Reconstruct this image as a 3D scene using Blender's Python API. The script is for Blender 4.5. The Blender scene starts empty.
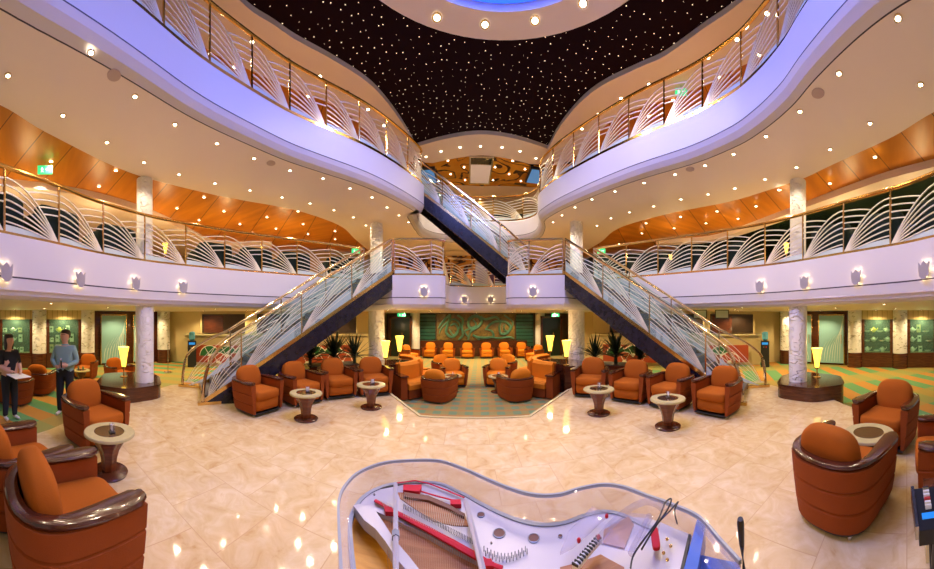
import bpy, bmesh, math, random
from mathutils import Vector, Matrix
random.seed(7)
C = bpy.context.scene.collection
PI = math.pi
# ------------------------------------------------------------------ camera
F, CX, HY, ZC = 280.0, 467.0, 321.0, 1.95
cam = bpy.data.cameras.new('camera')
cam.type = 'PANO'
cam.panorama_type = 'CENTRAL_CYLINDRICAL'
cam.central_cylindrical_range_u_min = -CX / F
cam.central_cylindrical_range_u_max = (934 - CX) / F
cam.central_cylindrical_range_v_min = -(569 - HY) / F
cam.central_cylindrical_range_v_max = HY / F
cam.central_cylindrical_radius = 1.0
cam.clip_start = 0.02
camo = bpy.data.objects.new('camera', cam)
C.objects.link(camo)
camo.location = (0, 0, ZC)
camo.rotation_euler = (PI / 2, 0, 0)
bpy.context.scene.camera = camo

def P(px, py, z):
    """the point at height z that the photograph shows at px, py"""
    r = F * (z - ZC) / (HY - py)
    a = (px - CX) / F
    return Vector((r * math.sin(a), r * math.cos(a), z))

def A(px, r, z=0.0):
    a = (px - CX) / F
    return Vector((r * math.sin(a), r * math.cos(a), z))

# ------------------------------------------------------------------ materials
def nd(nt, t, **kw):
    n = nt.nodes.new(t)
    for k, v in kw.items():
        setattr(n, k, v)
    return n

def mat(name, col, rough=.5, metal=0., bump=0., bscale=20., coat=0., emit=None, es=0., var=0., vscale=6., trans=0., alpha=1., spec=.5):
    m = bpy.data.materials.new(name)
    m.use_nodes = True
    nt = m.node_tree
    b = nt.nodes['Principled BSDF']
    b.inputs['Base Color'].default_value = (*col, 1)
    b.inputs['Roughness'].default_value = rough
    b.inputs['Metallic'].default_value = metal
    b.inputs['Coat Weight'].default_value = coat
    b.inputs['Coat Roughness'].default_value = .05
    b.inputs['Specular IOR Level'].default_value = spec
    b.inputs['Transmission Weight'].default_value = trans
    b.inputs['Alpha'].default_value = alpha
    if emit:
        b.inputs['Emission Color'].default_value = (*emit, 1)
        b.inputs['Emission Strength'].default_value = es
    if bump or var:
        tc = nd(nt, 'ShaderNodeTexCoord')
    if bump:
        no = nd(nt, 'ShaderNodeTexNoise')
        no.inputs['Scale'].default_value = bscale
        no.inputs['Detail'].default_value = 4
        bp = nd(nt, 'ShaderNodeBump')
        bp.inputs['Strength'].default_value = bump
        bp.inputs['Distance'].default_value = .02
        nt.links.new(tc.outputs['Object'], no.inputs['Vector'])
        nt.links.new(no.outputs['Fac'], bp.inputs['Height'])
        nt.links.new(bp.outputs['Normal'], b.inputs['Normal'])
    if var:
        no = nd(nt, 'ShaderNodeTexNoise')
        no.inputs['Scale'].default_value = vscale
        no.inputs['Detail'].default_value = 5
        mx = nd(nt, 'ShaderNodeMix', data_type='RGBA')
        mx.inputs[6].default_value = (*[c * (1 - var) for c in col], 1)
        mx.inputs[7].default_value = (*[min(1, c * (1 + var)) for c in col], 1)
        nt.links.new(tc.outputs['Object'], no.inputs['Vector'])
        nt.links.new(no.outputs['Fac'], mx.inputs[0])
        nt.links.new(mx.outputs[2], b.inputs['Base Color'])
    return m

def ramp(nt, stops):
    r = nd(nt, 'ShaderNodeValToRGB')
    el = r.color_ramp.elements
    el[0].position, el[0].color = stops[0][0], (*stops[0][1], 1)
    el[1].position, el[1].color = stops[-1][0], (*stops[-1][1], 1)
    for p, c in stops[1:-1]:
        e = el.new(p)
        e.color = (*c, 1)
    return r

def base(name, rough=.4, coat=0.):
    m = bpy.data.materials.new(name)
    m.use_nodes = True
    nt = m.node_tree
    b = nt.nodes['Principled BSDF']
    b.inputs['Roughness'].default_value = rough
    b.inputs['Coat Weight'].default_value = coat
    b.inputs['Coat Roughness'].default_value = .04
    tc = nd(nt, 'ShaderNodeTexCoord')
    return m, nt, b, tc

def math_n(nt, op, a, b=None):
    n = nd(nt, 'ShaderNodeMath', operation=op)
    for i, v in enumerate((a, b)):
        if v is None:
            continue
        if isinstance(v, (int, float)):
            n.inputs[i].default_value = v
        else:
            nt.links.new(v, n.inputs[i])
    return n.outputs[0]

def marble_mat():
    m, nt, b, tc = base('marble', .06)
    L = nt.links
    br = nd(nt, 'ShaderNodeTexBrick')
    br.offset = 0.5
    br.inputs['Scale'].default_value = 1.0
    br.inputs['Brick Width'].default_value = .62
    br.inputs['Row Height'].default_value = .62
    br.inputs['Mortar Size'].default_value = .004
    br.inputs['Color1'].default_value = (0, 0, 0, 1)
    br.inputs['Color2'].default_value = (1, 1, 1, 1)
    br.inputs['Mortar'].default_value = (.5, .5, .5, 1)
    L.new(tc.outputs['Object'], br.inputs['Vector'])
    # each tile shifts the veining
    ad = nd(nt, 'ShaderNodeVectorMath', operation='MULTIPLY_ADD')
    ad.inputs[1].default_value = (3.1, 5.7, 9)
    L.new(br.outputs['Color'], ad.inputs[0])
    L.new(tc.outputs['Object'], ad.inputs[2])
    n1 = nd(nt, 'ShaderNodeTexNoise')
    n1.inputs['Scale'].default_value = 4.6
    n1.inputs['Detail'].default_value = 9
    n1.inputs['Roughness'].default_value = .62
    n1.inputs['Distortion'].default_value = .9
    L.new(ad.outputs[0], n1.inputs['Vector'])
    r = ramp(nt, [(.22, (.50, .27, .09)), (.40, (.63, .44, .21)), (.52, (.68, .50, .265)), (.66, (.74, .58, .34)), (.80, (.60, .37, .16))])
    L.new(n1.outputs['Fac'], r.inputs[0])
    mx = nd(nt, 'ShaderNodeMix', data_type='RGBA')
    L.new(br.outputs['Fac'], mx.inputs[0])
    L.new(r.outputs[0], mx.inputs[6])
    mx.inputs[7].default_value = (.58, .38, .19, 1)
    L.new(mx.outputs[2], b.inputs['Base Color'])
    return m

def carpet_mat(name, ang, cols, sx, sy):
    m, nt, b, tc = base(name, .95)
    L = nt.links
    mp = nd(nt, 'ShaderNodeMapping')
    mp.inputs['Rotation'].default_value = (0, 0, ang)
    L.new(tc.outputs['Object'], mp.inputs[0])
    s = nd(nt, 'ShaderNodeSeparateXYZ')
    L.new(mp.outputs[0], s.inputs[0])
    fx = math_n(nt, 'FRACT', math_n(nt, 'MULTIPLY', s.outputs[0], 1 / sx))
    fy = math_n(nt, 'FRACT', math_n(nt, 'MULTIPLY', s.outputs[1], 1 / sy))
    gx = math_n(nt, 'GREATER_THAN', fx, .5)
    gy = math_n(nt, 'GREATER_THAN', fy, .62)
    m1 = nd(nt, 'ShaderNodeMix', data_type='RGBA')
    m1.inputs[6].default_value = (*cols[0], 1)
    m1.inputs[7].default_value = (*cols[1], 1)
    L.new(gx, m1.inputs[0])
    m2 = nd(nt, 'ShaderNodeMix', data_type='RGBA')
    L.new(math_n(nt, 'MULTIPLY', gy, .75), m2.inputs[0])
    L.new(m1.outputs[2], m2.inputs[6])
    m2.inputs[7].default_value = (*cols[2], 1)
    n = nd(nt, 'ShaderNodeTexNoise')
    n.inputs['Scale'].default_value = 120
    L.new(tc.outputs['Object'], n.inputs[0])
    m3 = nd(nt, 'ShaderNodeMix', data_type='RGBA', blend_type='MULTIPLY')
    m3.inputs[0].default_value = .5
    L.new(m2.outputs[2], m3.inputs[6])
    rr = ramp(nt, [(.3, (.55, .55, .55)), (.7, (1, 1, 1))])
    L.new(n.outputs['Fac'], rr.inputs[0])
    L.new(rr.outputs[0], m3.inputs[7])
    L.new(m3.outputs[2], b.inputs['Base Color'])
    return m

def wood_mat(name, c1, c2, rough=.3, scale=3., stretch=(1, 1, 12), coat=.2):
    m, nt, b, tc = base(name, rough, coat)
    L = nt.links
    mp = nd(nt, 'ShaderNodeMapping')
    mp.inputs['Scale'].default_value = stretch
    L.new(tc.outputs['Object'], mp.inputs[0])
    n = nd(nt, 'ShaderNodeTexNoise')
    n.inputs['Scale'].default_value = scale
    n.inputs['Detail'].default_value = 6
    n.inputs['Distortion'].default_value = .6
    L.new(mp.outputs[0], n.inputs[0])
    r = ramp(nt, [(.35, c1), (.65, c2)])
    L.new(n.outputs['Fac'], r.inputs[0])
    L.new(r.outputs[0], b.inputs['Base Color'])
    return m

def wood_ceiling_mat():
    m, nt, b, tc = base('ceiling_veneer', .38, .0)
    L = nt.links
    s = nd(nt, 'ShaderNodeSeparateXYZ')
    L.new(tc.outputs['Object'], s.inputs[0])
    an = math_n(nt, 'ARCTAN2', math_n(nt, 'SUBTRACT', s.outputs[1], 2.6), s.outputs[0])
    seam = math_n(nt, 'LESS_THAN', math_n(nt, 'FRACT', math_n(nt, 'MULTIPLY', an, 8.2)), .022)
    n = nd(nt, 'ShaderNodeTexNoise')
    n.inputs['Scale'].default_value = 1.4
    n.inputs['Detail'].default_value = 4
    mp = nd(nt, 'ShaderNodeMapping')
    mp.inputs['Scale'].default_value = (.4, 3, 1)
    L.new(tc.outputs['Object'], mp.inputs[0])
    L.new(mp.outputs[0], n.inputs[0])
    r = ramp(nt, [(.3, (.46, .15, .010)), (.7, (.66, .25, .02))])
    L.new(n.outputs['Fac'], r.inputs[0])
    mx = nd(nt, 'ShaderNodeMix', data_type='RGBA')
    L.new(seam, mx.inputs[0])
    L.new(r.outputs[0], mx.inputs[6])
    mx.inputs[7].default_value = (.05, .012, .002, 1)
    L.new(mx.outputs[2], b.inputs['Base Color'])
    return m

def mural_mat(name, c0, c1, vein, sc, w=.05, rough=.25):
    """a ground colour crossed by dark branching veins"""
    m, nt, b, tc = base(name, rough)
    L = nt.links
    n0 = nd(nt, 'ShaderNodeTexNoise')
    n0.inputs['Scale'].default_value = sc * .8
    n0.inputs['Detail'].default_value = 3
    L.new(tc.outputs['Object'], n0.inputs[0])
    r = ramp(nt, [(.35, c0), (.65, c1)])
    L.new(n0.outputs['Fac'], r.inputs[0])
    n = nd(nt, 'ShaderNodeTexNoise')
    n.inputs['Scale'].default_value = sc
    n.inputs['Detail'].default_value = 1.5
    n.inputs['Distortion'].default_value = 1.2
    L.new(tc.outputs['Object'], n.inputs[0])
    d = math_n(nt, 'ABSOLUTE', math_n(nt, 'SUBTRACT', n.outputs['Fac'], .5))
    f = math_n(nt, 'LESS_THAN', d, w * .4)
    mx = nd(nt, 'ShaderNodeMix', data_type='RGBA')
    L.new(f, mx.inputs[0])
    L.new(r.outputs[0], mx.inputs[6])
    mx.inputs[7].default_value = (*vein, 1)
    L.new(mx.outputs[2], b.inputs['Base Color'])
    return m

def relief_mat():
    """white plaster with carved leaf-like strokes"""
    m, nt, b, tc = base('carved_plaster', .55)
    L = nt.links
    b.inputs['Base Color'].default_value = (.88, .84, .81, 1)
    mp = nd(nt, 'ShaderNodeMapping')
    mp.inputs['Scale'].default_value = (2.2, 2.2, 5)
    L.new(tc.outputs['Object'], mp.inputs[0])
    n = nd(nt, 'ShaderNodeTexWave')
    n.inputs['Scale'].default_value = .9
    n.inputs['Distortion'].default_value = 9
    n.inputs['Detail'].default_value = 1
    n.inputs['Detail Scale'].default_value = 1.6
    L.new(mp.outputs[0], n.inputs[0])
    r = ramp(nt, [(.25, (0, 0, 0)), (.5, (1, 1, 1))])
    L.new(n.outputs['Fac'], r.inputs[0])
    bp = nd(nt, 'ShaderNodeBump')
    bp.inputs['Strength'].default_value = 1.
    bp.inputs['Distance'].default_value = .05
    L.new(r.outputs[0], bp.inputs['Height'])
    L.new(bp.outputs['Normal'], b.inputs['Normal'])
    return m

def flute_mat(name, col, dark, period):
    m, nt, b, tc = base(name, .5)
    L = nt.links
    s = nd(nt, 'ShaderNodeSeparateXYZ')
    L.new(tc.outputs['Object'], s.inputs[0])
    u = math_n(nt, 'ADD', s.outputs[0], s.outputs[1])
    f = math_n(nt, 'LESS_THAN', math_n(nt, 'FRACT', math_n(nt, 'MULTIPLY', u, 1 / period)), .12)
    mx = nd(nt, 'ShaderNodeMix', data_type='RGBA')
    L.new(f, mx.inputs[0])
    mx.inputs[6].default_value = (*col, 1)
    mx.inputs[7].default_value = (*dark, 1)
    L.new(mx.outputs[2], b.inputs['Base Color'])
    return m

def glass_mat(name, col, a, rough=.03):
    m = bpy.data.materials.new(name)
    m.use_nodes = True
    nt = m.node_tree
    nt.nodes.clear()
    o = nd(nt, 'ShaderNodeOutputMaterial')
    t = nd(nt, 'ShaderNodeBsdfTransparent')
    t.inputs[0].default_value = (*[.5 + .5 * c for c in col], 1)
    p = nd(nt, 'ShaderNodeBsdfPrincipled')
    p.inputs['Base Color'].default_value = (*col, 1)
    p.inputs['Roughness'].default_value = rough
    x = nd(nt, 'ShaderNodeMixShader')
    x.inputs[0].default_value = a
    nt.links.new(t.outputs[0], x.inputs[1])
    nt.links.new(p.outputs[0], x.inputs[2])
    nt.links.new(x.outputs[0], o.inputs[0])
    return m

M = {}
M['marble'] = marble_mat()
M['carpet'] = carpet_mat('lounge_carpet', .05, [(.17, .26, .13), (.30, .25, .08), (.45, .20, .05)], .34, .34)
M['carpet_side'] = carpet_mat('promenade_carpet', .9, [(.10, .26, .10), (.42, .19, .025), (.30, .24, .05)], .9, 3.0)
M['white'] = mat('white_paint', (.78, .72, .70), .45, var=.03)
M['fascia'] = mat('fascia_paint', (.66, .62, .67), .38)
M['soffit'] = mat('soffit_plaster', (.84, .72, .66), .6, bump=.03, bscale=60)
M['line'] = mat('shadow_gap', (.05, .035, .06), .6)
M['veneer'] = wood_ceiling_mat()
M['star'] = mat('night_ceiling', (.014, .005, .008), .9, spec=.05)
M['deckbounce'] = mat('gold_deck_carpet', (.62, .42, .16), .9)  # unseen floor, bright gold chosen to bounce warm light onto the ceilings
M['upperbounce'] = mat('rose_deck_carpet', (.32, .18, .085), .9)  # unseen floor, brown chosen for the light it bounces onto the top ring
M['starlight'] = mat('fibre_star', (1, .8, .5), emit=(1, .76, .52), es=2.8)
M['lamp'] = mat('lamp_lens', (1, .9, .7), emit=(1, .83, .55), es=14)
M['lampring'] = mat('lamp_trim', (.85, .7, .45), .25, .9)
M['blue'] = mat('blue_dome', (.02, .06, .5), .4, emit=(.02, .10, 1.0), es=2.2)
M['brass'] = mat('brass', (.78, .50, .16), .18, 1.)
M['rail'] = mat('polished_rail', (.74, .58, .38), .16, 1.)
M['rib'] = mat('enamelled_rib', (.86, .80, .66), .3, .25)
M['frost'] = mat('frosted_glass', (.58, .66, .64), .3)
M['pane'] = glass_mat('clear_pane', (.50, .78, .68), .09)
M['acrylic'] = glass_mat('acrylic', (.80, .78, .86), .12)
M['acrylic_blue'] = glass_mat('acrylic_blue', (.18, .32, .85), .62)
M['stringer'] = mat('stringer_stone', (.014, .012, .022), .25, var=.9, vscale=9)
M['plaster'] = relief_mat()
M['wood'] = wood_mat('mahogany', (.055, .013, .005), (.11, .028, .009), .25)
M['woodred'] = wood_mat('red_mahogany', (.10, .024, .009), (.17, .042, .014), .22)
M['armwood'] = wood_mat('arm_wood', (.045, .010, .005), (.085, .02, .01), .16, coat=.5)
M['shell'] = mat('rust_upholstery', (.25, .050, .006), .75, spec=.2, bump=.25, bscale=160, var=.12, vscale=5)
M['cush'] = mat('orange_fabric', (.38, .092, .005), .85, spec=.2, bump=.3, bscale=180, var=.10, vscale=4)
M['amber'] = mat('amber_leather', (.62, .185, .008), .7, spec=.2, var=.1)  # seat fabric with the lamps' light put into its brighter colour
M['foot'] = mat('steel_foot', (.6, .58, .55), .25, 1.)
M['black'] = mat('black_plastic', (.012, .012, .014), .4)
M['cream'] = mat('cream_wall', (.62, .48, .24), .55, var=.05)
M['creamlight'] = mat('cream_stone', (.60, .50, .27), .25, var=.1, vscale=14)
M['tabletop'] = mat('table_rim_stone', (.50, .42, .20), .2, var=.12, vscale=20)
M['tableglass'] = mat('table_dark_glass', (.07, .028, .012), .05, coat=.6)
M['flute'] = flute_mat('fluted_cream', (.66, .52, .24), (.42, .30, .11), .21)
M['gold'] = mat('golden_wall', (.40, .24, .055), .45, var=.12, vscale=2)
M['green_slat'] = mat('green_wall', (.015, .085, .060), .35, var=.2)
M['bronze'] = mural_mat('bronze_ground', (.10, .06, .015), (.22, .15, .04), (.08, .06, .02), 3.0)
M['ribbon'] = mat('verdigris_ribbon', (.09, .24, .17), .3, .4, var=.4, vscale=4)
M['branch'] = mural_mat('branch_mural', (.42, .15, .02), (.60, .30, .06), (.05, .012, .005), 1.3, .11)
M['branchceil'] = mural_mat('branch_ceiling', (.52, .19, .010), (.74, .34, .03), (.07, .02, .006), .9, .06)
M['darkgreen'] = mat('dark_glass_wall', (.010, .022, .016), .12)
M['dark'] = mat('dark_recess', (.03, .014, .007), .4)
M['darkroom'] = mat('dim_room', (.09, .045, .02), .5, var=.3)
M['teal'] = mat('teal_display', (.005, .055, .05), .5)
M['frostdoor'] = mat('etched_glass', (.27, .50, .53), .18)
M['etch'] = mat('etched_leaf', (.60, .72, .66), .4)
M['shade'] = mat('lamp_shade', (1, .75, .2), .5, emit=(1, .62, .06), es=2.6)
M['sign'] = mat('exit_sign', (.02, .5, .15), .5, emit=(.05, .9, .3), es=.9)
M['signw'] = mat('exit_pictogram', (1, 1, 1), .5, emit=(.8, 1, .9), es=1.1)
M['grooveshade'] = mat('carved_groove', (.30, .24, .13), .7)
M['glow'] = mat('sconce_glow', (1, .9, .7), .5, emit=(1, .84, .52), es=6.0)
M['tulip'] = mat('sconce_metal', (.45, .42, .50), .35, .4)
M['leaf'] = mat('palm_leaf', (.012, .028, .012), .45, var=.4)
M['pot'] = mat('dark_planter', (.04, .02, .012), .4)
M['pred'] = mat('panel_red', (.38, .06, .02), .4)
M['pgreen'] = mat('panel_green', (.015, .12, .03), .4)
M['pwhite'] = mat('panel_white', (.80, .75, .60), .4)
M['skin'] = mat('skin', (.66, .36, .25), .55)
M['hairdark'] = mat('dark_hair', (.022, .012, .008), .5)
M['sweater'] = mat('teal_sweater', (.24, .37, .33), .85, bump=.2, bscale=90)
M['blackcloth'] = mat('black_cloth', (.010, .010, .012), .9)
M['navycloth'] = mat('navy_cloth', (.014, .016, .026), .9)
M['shoe'] = mat('white_shoe', (.7, .66, .62), .5)
M['paper'] = mat('paper', (.82, .80, .74), .6)
M['silverplate'] = mat('piano_plate', (.50, .48, .56), .3, .3)
M['feltred'] = mat('red_felt', (.55, .012, .03), .8)
M['copper'] = wood_mat('soundboard', (.32, .12, .05), (.45, .19, .085), .35, 4., (1, 10, 1))
M['amberboard'] = wood_mat('amber_soundboard', (.70, .27, .015), (.85, .38, .04), .35, 4., (1, 8, 1))
M['string'] = mat('string_steel', (.62, .58, .55), .3, .8)
M['wound'] = mat('string_copper', (.50, .27, .17), .35, .8)
M['rim_edge'] = mat('rim_edge', (.30, .32, .36), .2)
M['gport'] = mat('plate_port', (.16, .06, .035), .5)
M['fadwhite'] = mat('fader_white', (.75, .75, .72), .4)
M['fadred'] = mat('fader_red', (.5, .05, .05), .4)
M['screenblue'] = mat('console_strip', (.02, .2, .6), .3, emit=(.02, .25, .8), es=.6)
M['teapot'] = mat('white_china', (.80, .78, .72), .25)
M['yellowpot'] = mat('glowing_yellow_china', (.75, .55, .03), .3, emit=(.75, .55, .03), es=.25)  # faint glow added so this china looks lit
M['greenseat'] = mat('dark_green_seat', (.008, .017, .013), .8, spec=.2)
M['bottle_blue'] = mat('water_bottle', (.12, .38, .55), .15)
M['purple'] = mat('fluted_glass_post', (.55, .48, .62), .2)
M['tread'] = mat('tread_stone', (.05, .04, .05), .35, var=.5)
M['panelpic'] = mat('lit_panel', (.55, .42, .34), .2, emit=(.7, .55, .45), es=.35)
M['monitor'] = mat('blue_screen', (.1, .3, .6), .2, emit=(.10, .32, .7), es=.5)

# ------------------------------------------------------------------ mesh helpers
class MB:
    def __init__(s):
        s.v, s.f, s.m, s.mats, s.cur = [], [], [], [], 0
    def use(s, m):
        if m not in s.mats:
            s.mats.append(m)
        s.cur = s.mats.index(m)
        return s
    def add(s, vs, fs):
        o = len(s.v)
        s.v += [tuple(v) for v in vs]
        for f in fs:
            s.f.append([i + o for i in f])
            s.m.append(s.cur)
        return s
    def box(s, c, d, rz=0.):
        cx, cy, cz = c
        x, y, z = d[0] / 2, d[1] / 2, d[2] / 2
        co, si = math.cos(rz), math.sin(rz)
        vs = [(cx + a * x * co - b * y * si, cy + a * x * si + b * y * co, cz + e * z) for e in (-1, 1) for a, b in ((-1, -1), (1, -1), (1, 1), (-1, 1))]
        return s.add(vs, [(3, 2, 1, 0), (4, 5, 6, 7), (0, 1, 5, 4), (1, 2, 6, 5), (2, 3, 7, 6), (3, 0, 4, 7)])
    def prism(s, poly, z0, z1):
        n = len(poly)
        vs = [(p[0], p[1], z0) for p in poly] + [(p[0], p[1], z1) for p in poly]
        fs = [tuple(range(n))[::-1], tuple(range(n, 2 * n))]
        fs += [(i, (i + 1) % n, n + (i + 1) % n, n + i) for i in range(n)]
        return s.add(vs, fs)
    def vprism(s, poly, o, ux, n, t):
        """outline poly in (u, z) on a vertical plane through o with horizontal axis ux, thickness t along n"""
        o, ux, n = Vector(o), Vector(ux), Vector(n)
        k = len(poly)
        a = [o + ux * p[0] + Vector((0, 0, p[1])) for p in poly]
        vs = a + [p + n * t for p in a]
        fs = [tuple(range(k)), tuple(range(k, 2 * k))[::-1]] + [(i, (i + 1) % k, k + (i + 1) % k, k + i) for i in range(k)]
        return s.add(vs, fs)
    def tube(s, pts, r, n=6, cap=True, flat=1.):
        pts = [Vector(p) for p in pts]
        k = len(pts)
        rs = r if isinstance(r, (list, tuple)) else [r] * k
        vs, fs = [], []
        for i, p in enumerate(pts):
            t = (pts[min(i + 1, k - 1)] - pts[max(i - 1, 0)])
            if t.length < 1e-9:
                t = Vector((0, 0, 1))
            t.normalize()
            ref = Vector((0, 0, 1)) if abs(t.z) < .92 else Vector((0, 1, 0))
            x = t.cross(ref).normalized()
            y = x.cross(t)
            for j in range(n):
                a = 2 * PI * j / n + PI / n
                vs.append(p + x * (rs[i] * math.cos(a)) + y * (rs[i] * flat * math.sin(a)))
        for i in range(k - 1):
            for j in range(n):
                a, b = i * n + j, i * n + (j + 1) % n
                fs.append((a, b, b + n, a + n))
        if cap:
            fs += [tuple(range(n))[::-1], tuple(range((k - 1) * n, k * n))]
        return s.add(vs, fs)
    def lathe(s, prof, c=(0, 0, 0), n=20, cap=True):
        vs, fs = [], []
        for r, z in prof:
            for j in range(n):
                a = 2 * PI * j / n
                vs.append((c[0] + r * math.cos(a), c[1] + r * math.sin(a), c[2] + z))
        k = len(prof)
        for i in range(k - 1):
            for j in range(n):
                a, b = i * n + j, i * n + (j + 1) % n
                fs.append((a, b, b + n, a + n))
        if cap:
            fs += [tuple(range(n))[::-1], tuple(range((k - 1) * n, k * n))]
        return s.add(vs, fs)
    def sup(s, c, d, e1=.4, e2=.4, nu=20, nv=12, mtx=None):
        """rounded superellipsoid cushion"""
        def pw(x, e):
            return math.copysign(abs(x) ** e, x)
        vs, fs = [], []
        for i in range(nv + 1):
            ph = -PI / 2 + PI * i / nv
            for j in range(nu):
                th = 2 * PI * j / nu
                v = Vector((d[0] * pw(math.cos(ph), e1) * pw(math.cos(th), e2), d[1] * pw(math.cos(ph), e1) * pw(math.sin(th), e2), d[2] * pw(math.sin(ph), e1)))
                if mtx:
                    v = mtx @ v
                vs.append(v + Vector(c))
        for i in range(nv):
            for j in range(nu):
                a, b = i * nu + j, i * nu + (j + 1) % nu
                fs.append((a, b, b + nu, a + nu))
        return s.add(vs, fs)
    def build(s, name, m=None, parent=None, smooth=False, fix=True):
        me = bpy.data.meshes.new(name)
        me.from_pydata(s.v, [], s.f)
        mats = s.mats if s.mats else [m]
        for k in mats:
            me.materials.append(M[k] if isinstance(k, str) else k)
        if s.mats:
            me.polygons.foreach_set('material_index', s.m)
        if fix:
            bm = bmesh.new()
            bm.from_mesh(me)
            bmesh.ops.remove_doubles(bm, verts=bm.verts, dist=1e-5)
            bmesh.ops.recalc_face_normals(bm, faces=bm.faces)
            bm.to_mesh(me)
            bm.free()
        if smooth:
            me.polygons.foreach_set('use_smooth', [True] * len(me.polygons))
            if smooth != 'full':
                me.set_sharp_from_angle(angle=math.radians(40))
        me.update()
        o = bpy.data.objects.new(name, me)
        C.objects.link(o)
        if parent:
            o.parent = parent
        return o

def tag(o, label, cat, group=None, kind=None):
    o['label'] = label
    o['category'] = cat
    if group:
        o['group'] = group
    if kind:
        o['kind'] = kind
    return o

def thing(name, label, cat, loc=(0, 0, 0), rz=0., group=None):
    o = bpy.data.objects.new(name, None)
    o.empty_display_size = .1
    C.objects.link(o)
    o.location = loc
    o.rotation_euler = (0, 0, rz)
    return tag(o, label, cat, group)

def struct(o, label=None, cat=None):
    o['kind'] = 'structure'
    if label:
        o['label'] = label
        o['category'] = cat or o.name.split('.')[0].split('_')[0]
    return o

def dup(o, loc, rz=None, label=None, group=None, swap=None):
    def cp(x, par):
        c = x.copy()
        C.objects.link(c)
        if par:
            c.parent = par
        if swap and c.type == 'MESH' and c.data.materials and c.data.materials[0] in swap:
            c.data = swap[c.data.materials[0]](c.data)
        for ch in x.children:
            cp(ch, c)
        return c
    c = cp(o, None)
    c.location = loc
    if rz is not None:
        c.rotation_euler = (0, 0, rz)
    if label:
        c['label'] = label
    if group:
        c['group'] = group
    return c

def rzf(dx, dy):
    return math.atan2(dx, -dy)

def catmull(pts, n=6):
    pts = [Vector(p) for p in pts]
    out = []
    k = len(pts)
    for i in range(k - 1):
        p0, p1, p2, p3 = pts[max(i - 1, 0)], pts[i], pts[i + 1], pts[min(i + 2, k - 1)]
        for j in range(n):
            t = j / n
            out.append(.5 * ((2 * p1) + (p2 - p0) * t + (2 * p0 - 5 * p1 + 4 * p2 - p3) * t * t + (3 * p1 - p0 - 3 * p2 + p3) * t ** 3))
    out.append(pts[-1])
    return out

def resample(pts, n):
    pts = [Vector(p) for p in pts]
    L = [0]
    for a, b in zip(pts, pts[1:]):
        L.append(L[-1] + (b - a).length)
    out, k = [], 0
    for i in range(n + 1):
        t = L[-1] * i / n
        while k < len(L) - 2 and L[k + 1] < t:
            k += 1
        s = (t - L[k]) / max(1e-9, L[k + 1] - L[k])
        out.append(pts[k].lerp(pts[k + 1], min(1, max(0, s))))
    return out

def plen(pts):
    return sum((Vector(b) - Vector(a)).length for a, b in zip(pts, pts[1:]))

def offset(pts, d):
    """shift a plan polyline to the left of its travel by d"""
    out = []
    k = len(pts)
    for i, p in enumerate(pts):
        a, b = Vector(pts[max(i - 1, 0)][:2]), Vector(pts[min(i + 1, k - 1)][:2])
        t = (b - a)
        if t.length < 1e-9:
            t = Vector((0, 1))
        t.normalize()
        out.append(Vector((p[0] - t.y * d, p[1] + t.x * d)))
    return out

def hit(contour, px):
    """where the bearing of pixel column px meets a plan contour, and the direction back to the void"""
    a = (px - CX) / F
    best = None
    for p, q in zip(contour, contour[1:]):
        ap, aq = math.atan2(p[0], p[1]), math.atan2(q[0], q[1])
        if min(ap, aq) <= a <= max(ap, aq) and abs(ap - aq) < 1:
            dx, dy = math.sin(a), math.cos(a)
            ex, ey = q[0] - p[0], q[1] - p[1]
            den = dx * ey - dy * ex
            if abs(den) < 1e-9:
                continue
            t = (p[0] * ey - p[1] * ex) / den
            n = Vector((ey, -ex)).normalized()
            if best is None or t < best[0]:
                best = (t, Vector((dx * t, dy * t)), n)
    return best
# ------------------------------------------------------------------ plan contours (near left -> far -> near right)
N0, N1 = Vector((-4.45, 3.25)), Vector((-2.0, 7.33))
R0, R1 = Vector((4.56, 3.07)), Vector((2.6, 7.15))
SW = 1.3
dL = (N1 - N0).normalized(); pL = Vector((-dL.y, dL.x))
dR = (R1 - R0).normalized(); pR = Vector((dR.y, -dR.x))
F1, G1 = N1 + pL * SW, R1 + pR * SW
d2_left = catmull([(-2.6, -1.8), (-3.3, -1.1), (-3.95, -.36), (-4.6, .6), (-5.05, 1.4), (-5.38, 2.6), (-5.32, 3.8), (-5.05, 4.9), (-4.55, 6.0), (-3.95, 6.95), (F1.x - .04, F1.y)])
d2_mid = [F1, N1] + catmull([(-1.95, 7.36), (-1.3, 7.52), (-.80, 7.62), (-.64, 7.72), (-.60, 7.9), (-.72, 9.3), (-.62, 9.95)], 5) + \
    catmull([(-.45, 10.1), (.45, 10.3), (1.3, 10.1)], 5) + catmull([(1.42, 9.95), (1.5, 9.6), (1.12, 7.95), (1.14, 7.75), (1.3, 7.6), (2.0, 7.4), (2.55, 7.17)], 5) + [R1, G1]
d2_right = catmull([(G1.x + .04, G1.y), (4.3, 6.95), (4.88, 5.9), (5.32, 4.7), (5.55, 3.6), (5.52, 2.57), (5.19, 1.42), (4.66, .25), (4.15, -.4), (3.4, -1.1), (2.6, -1.8)])
D2 = d2_left + d2_mid + d2_right
d3_left = catmull([(-1.5, -2.0), (-2.15, -.9), (-2.85, .2), (-3.28, 1.55), (-3.42, 2.7), (-3.22, 4.03), (-2.84, 4.95), (-2.12, 6.15), (-1.55, 7.3), (-1.27, 8.0), (-1.30, 8.22)])
d3_mid = [Vector((-1.6, 8.3)), Vector((-1.6, 9.42))] + catmull([(-1.58, 9.6), (-1.5, 10.3), (-.9, 10.9), (.45, 11.2), (1.9, 10.95), (2.5, 10.3), (2.45, 9.3), (2.22, 8.6)])
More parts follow.
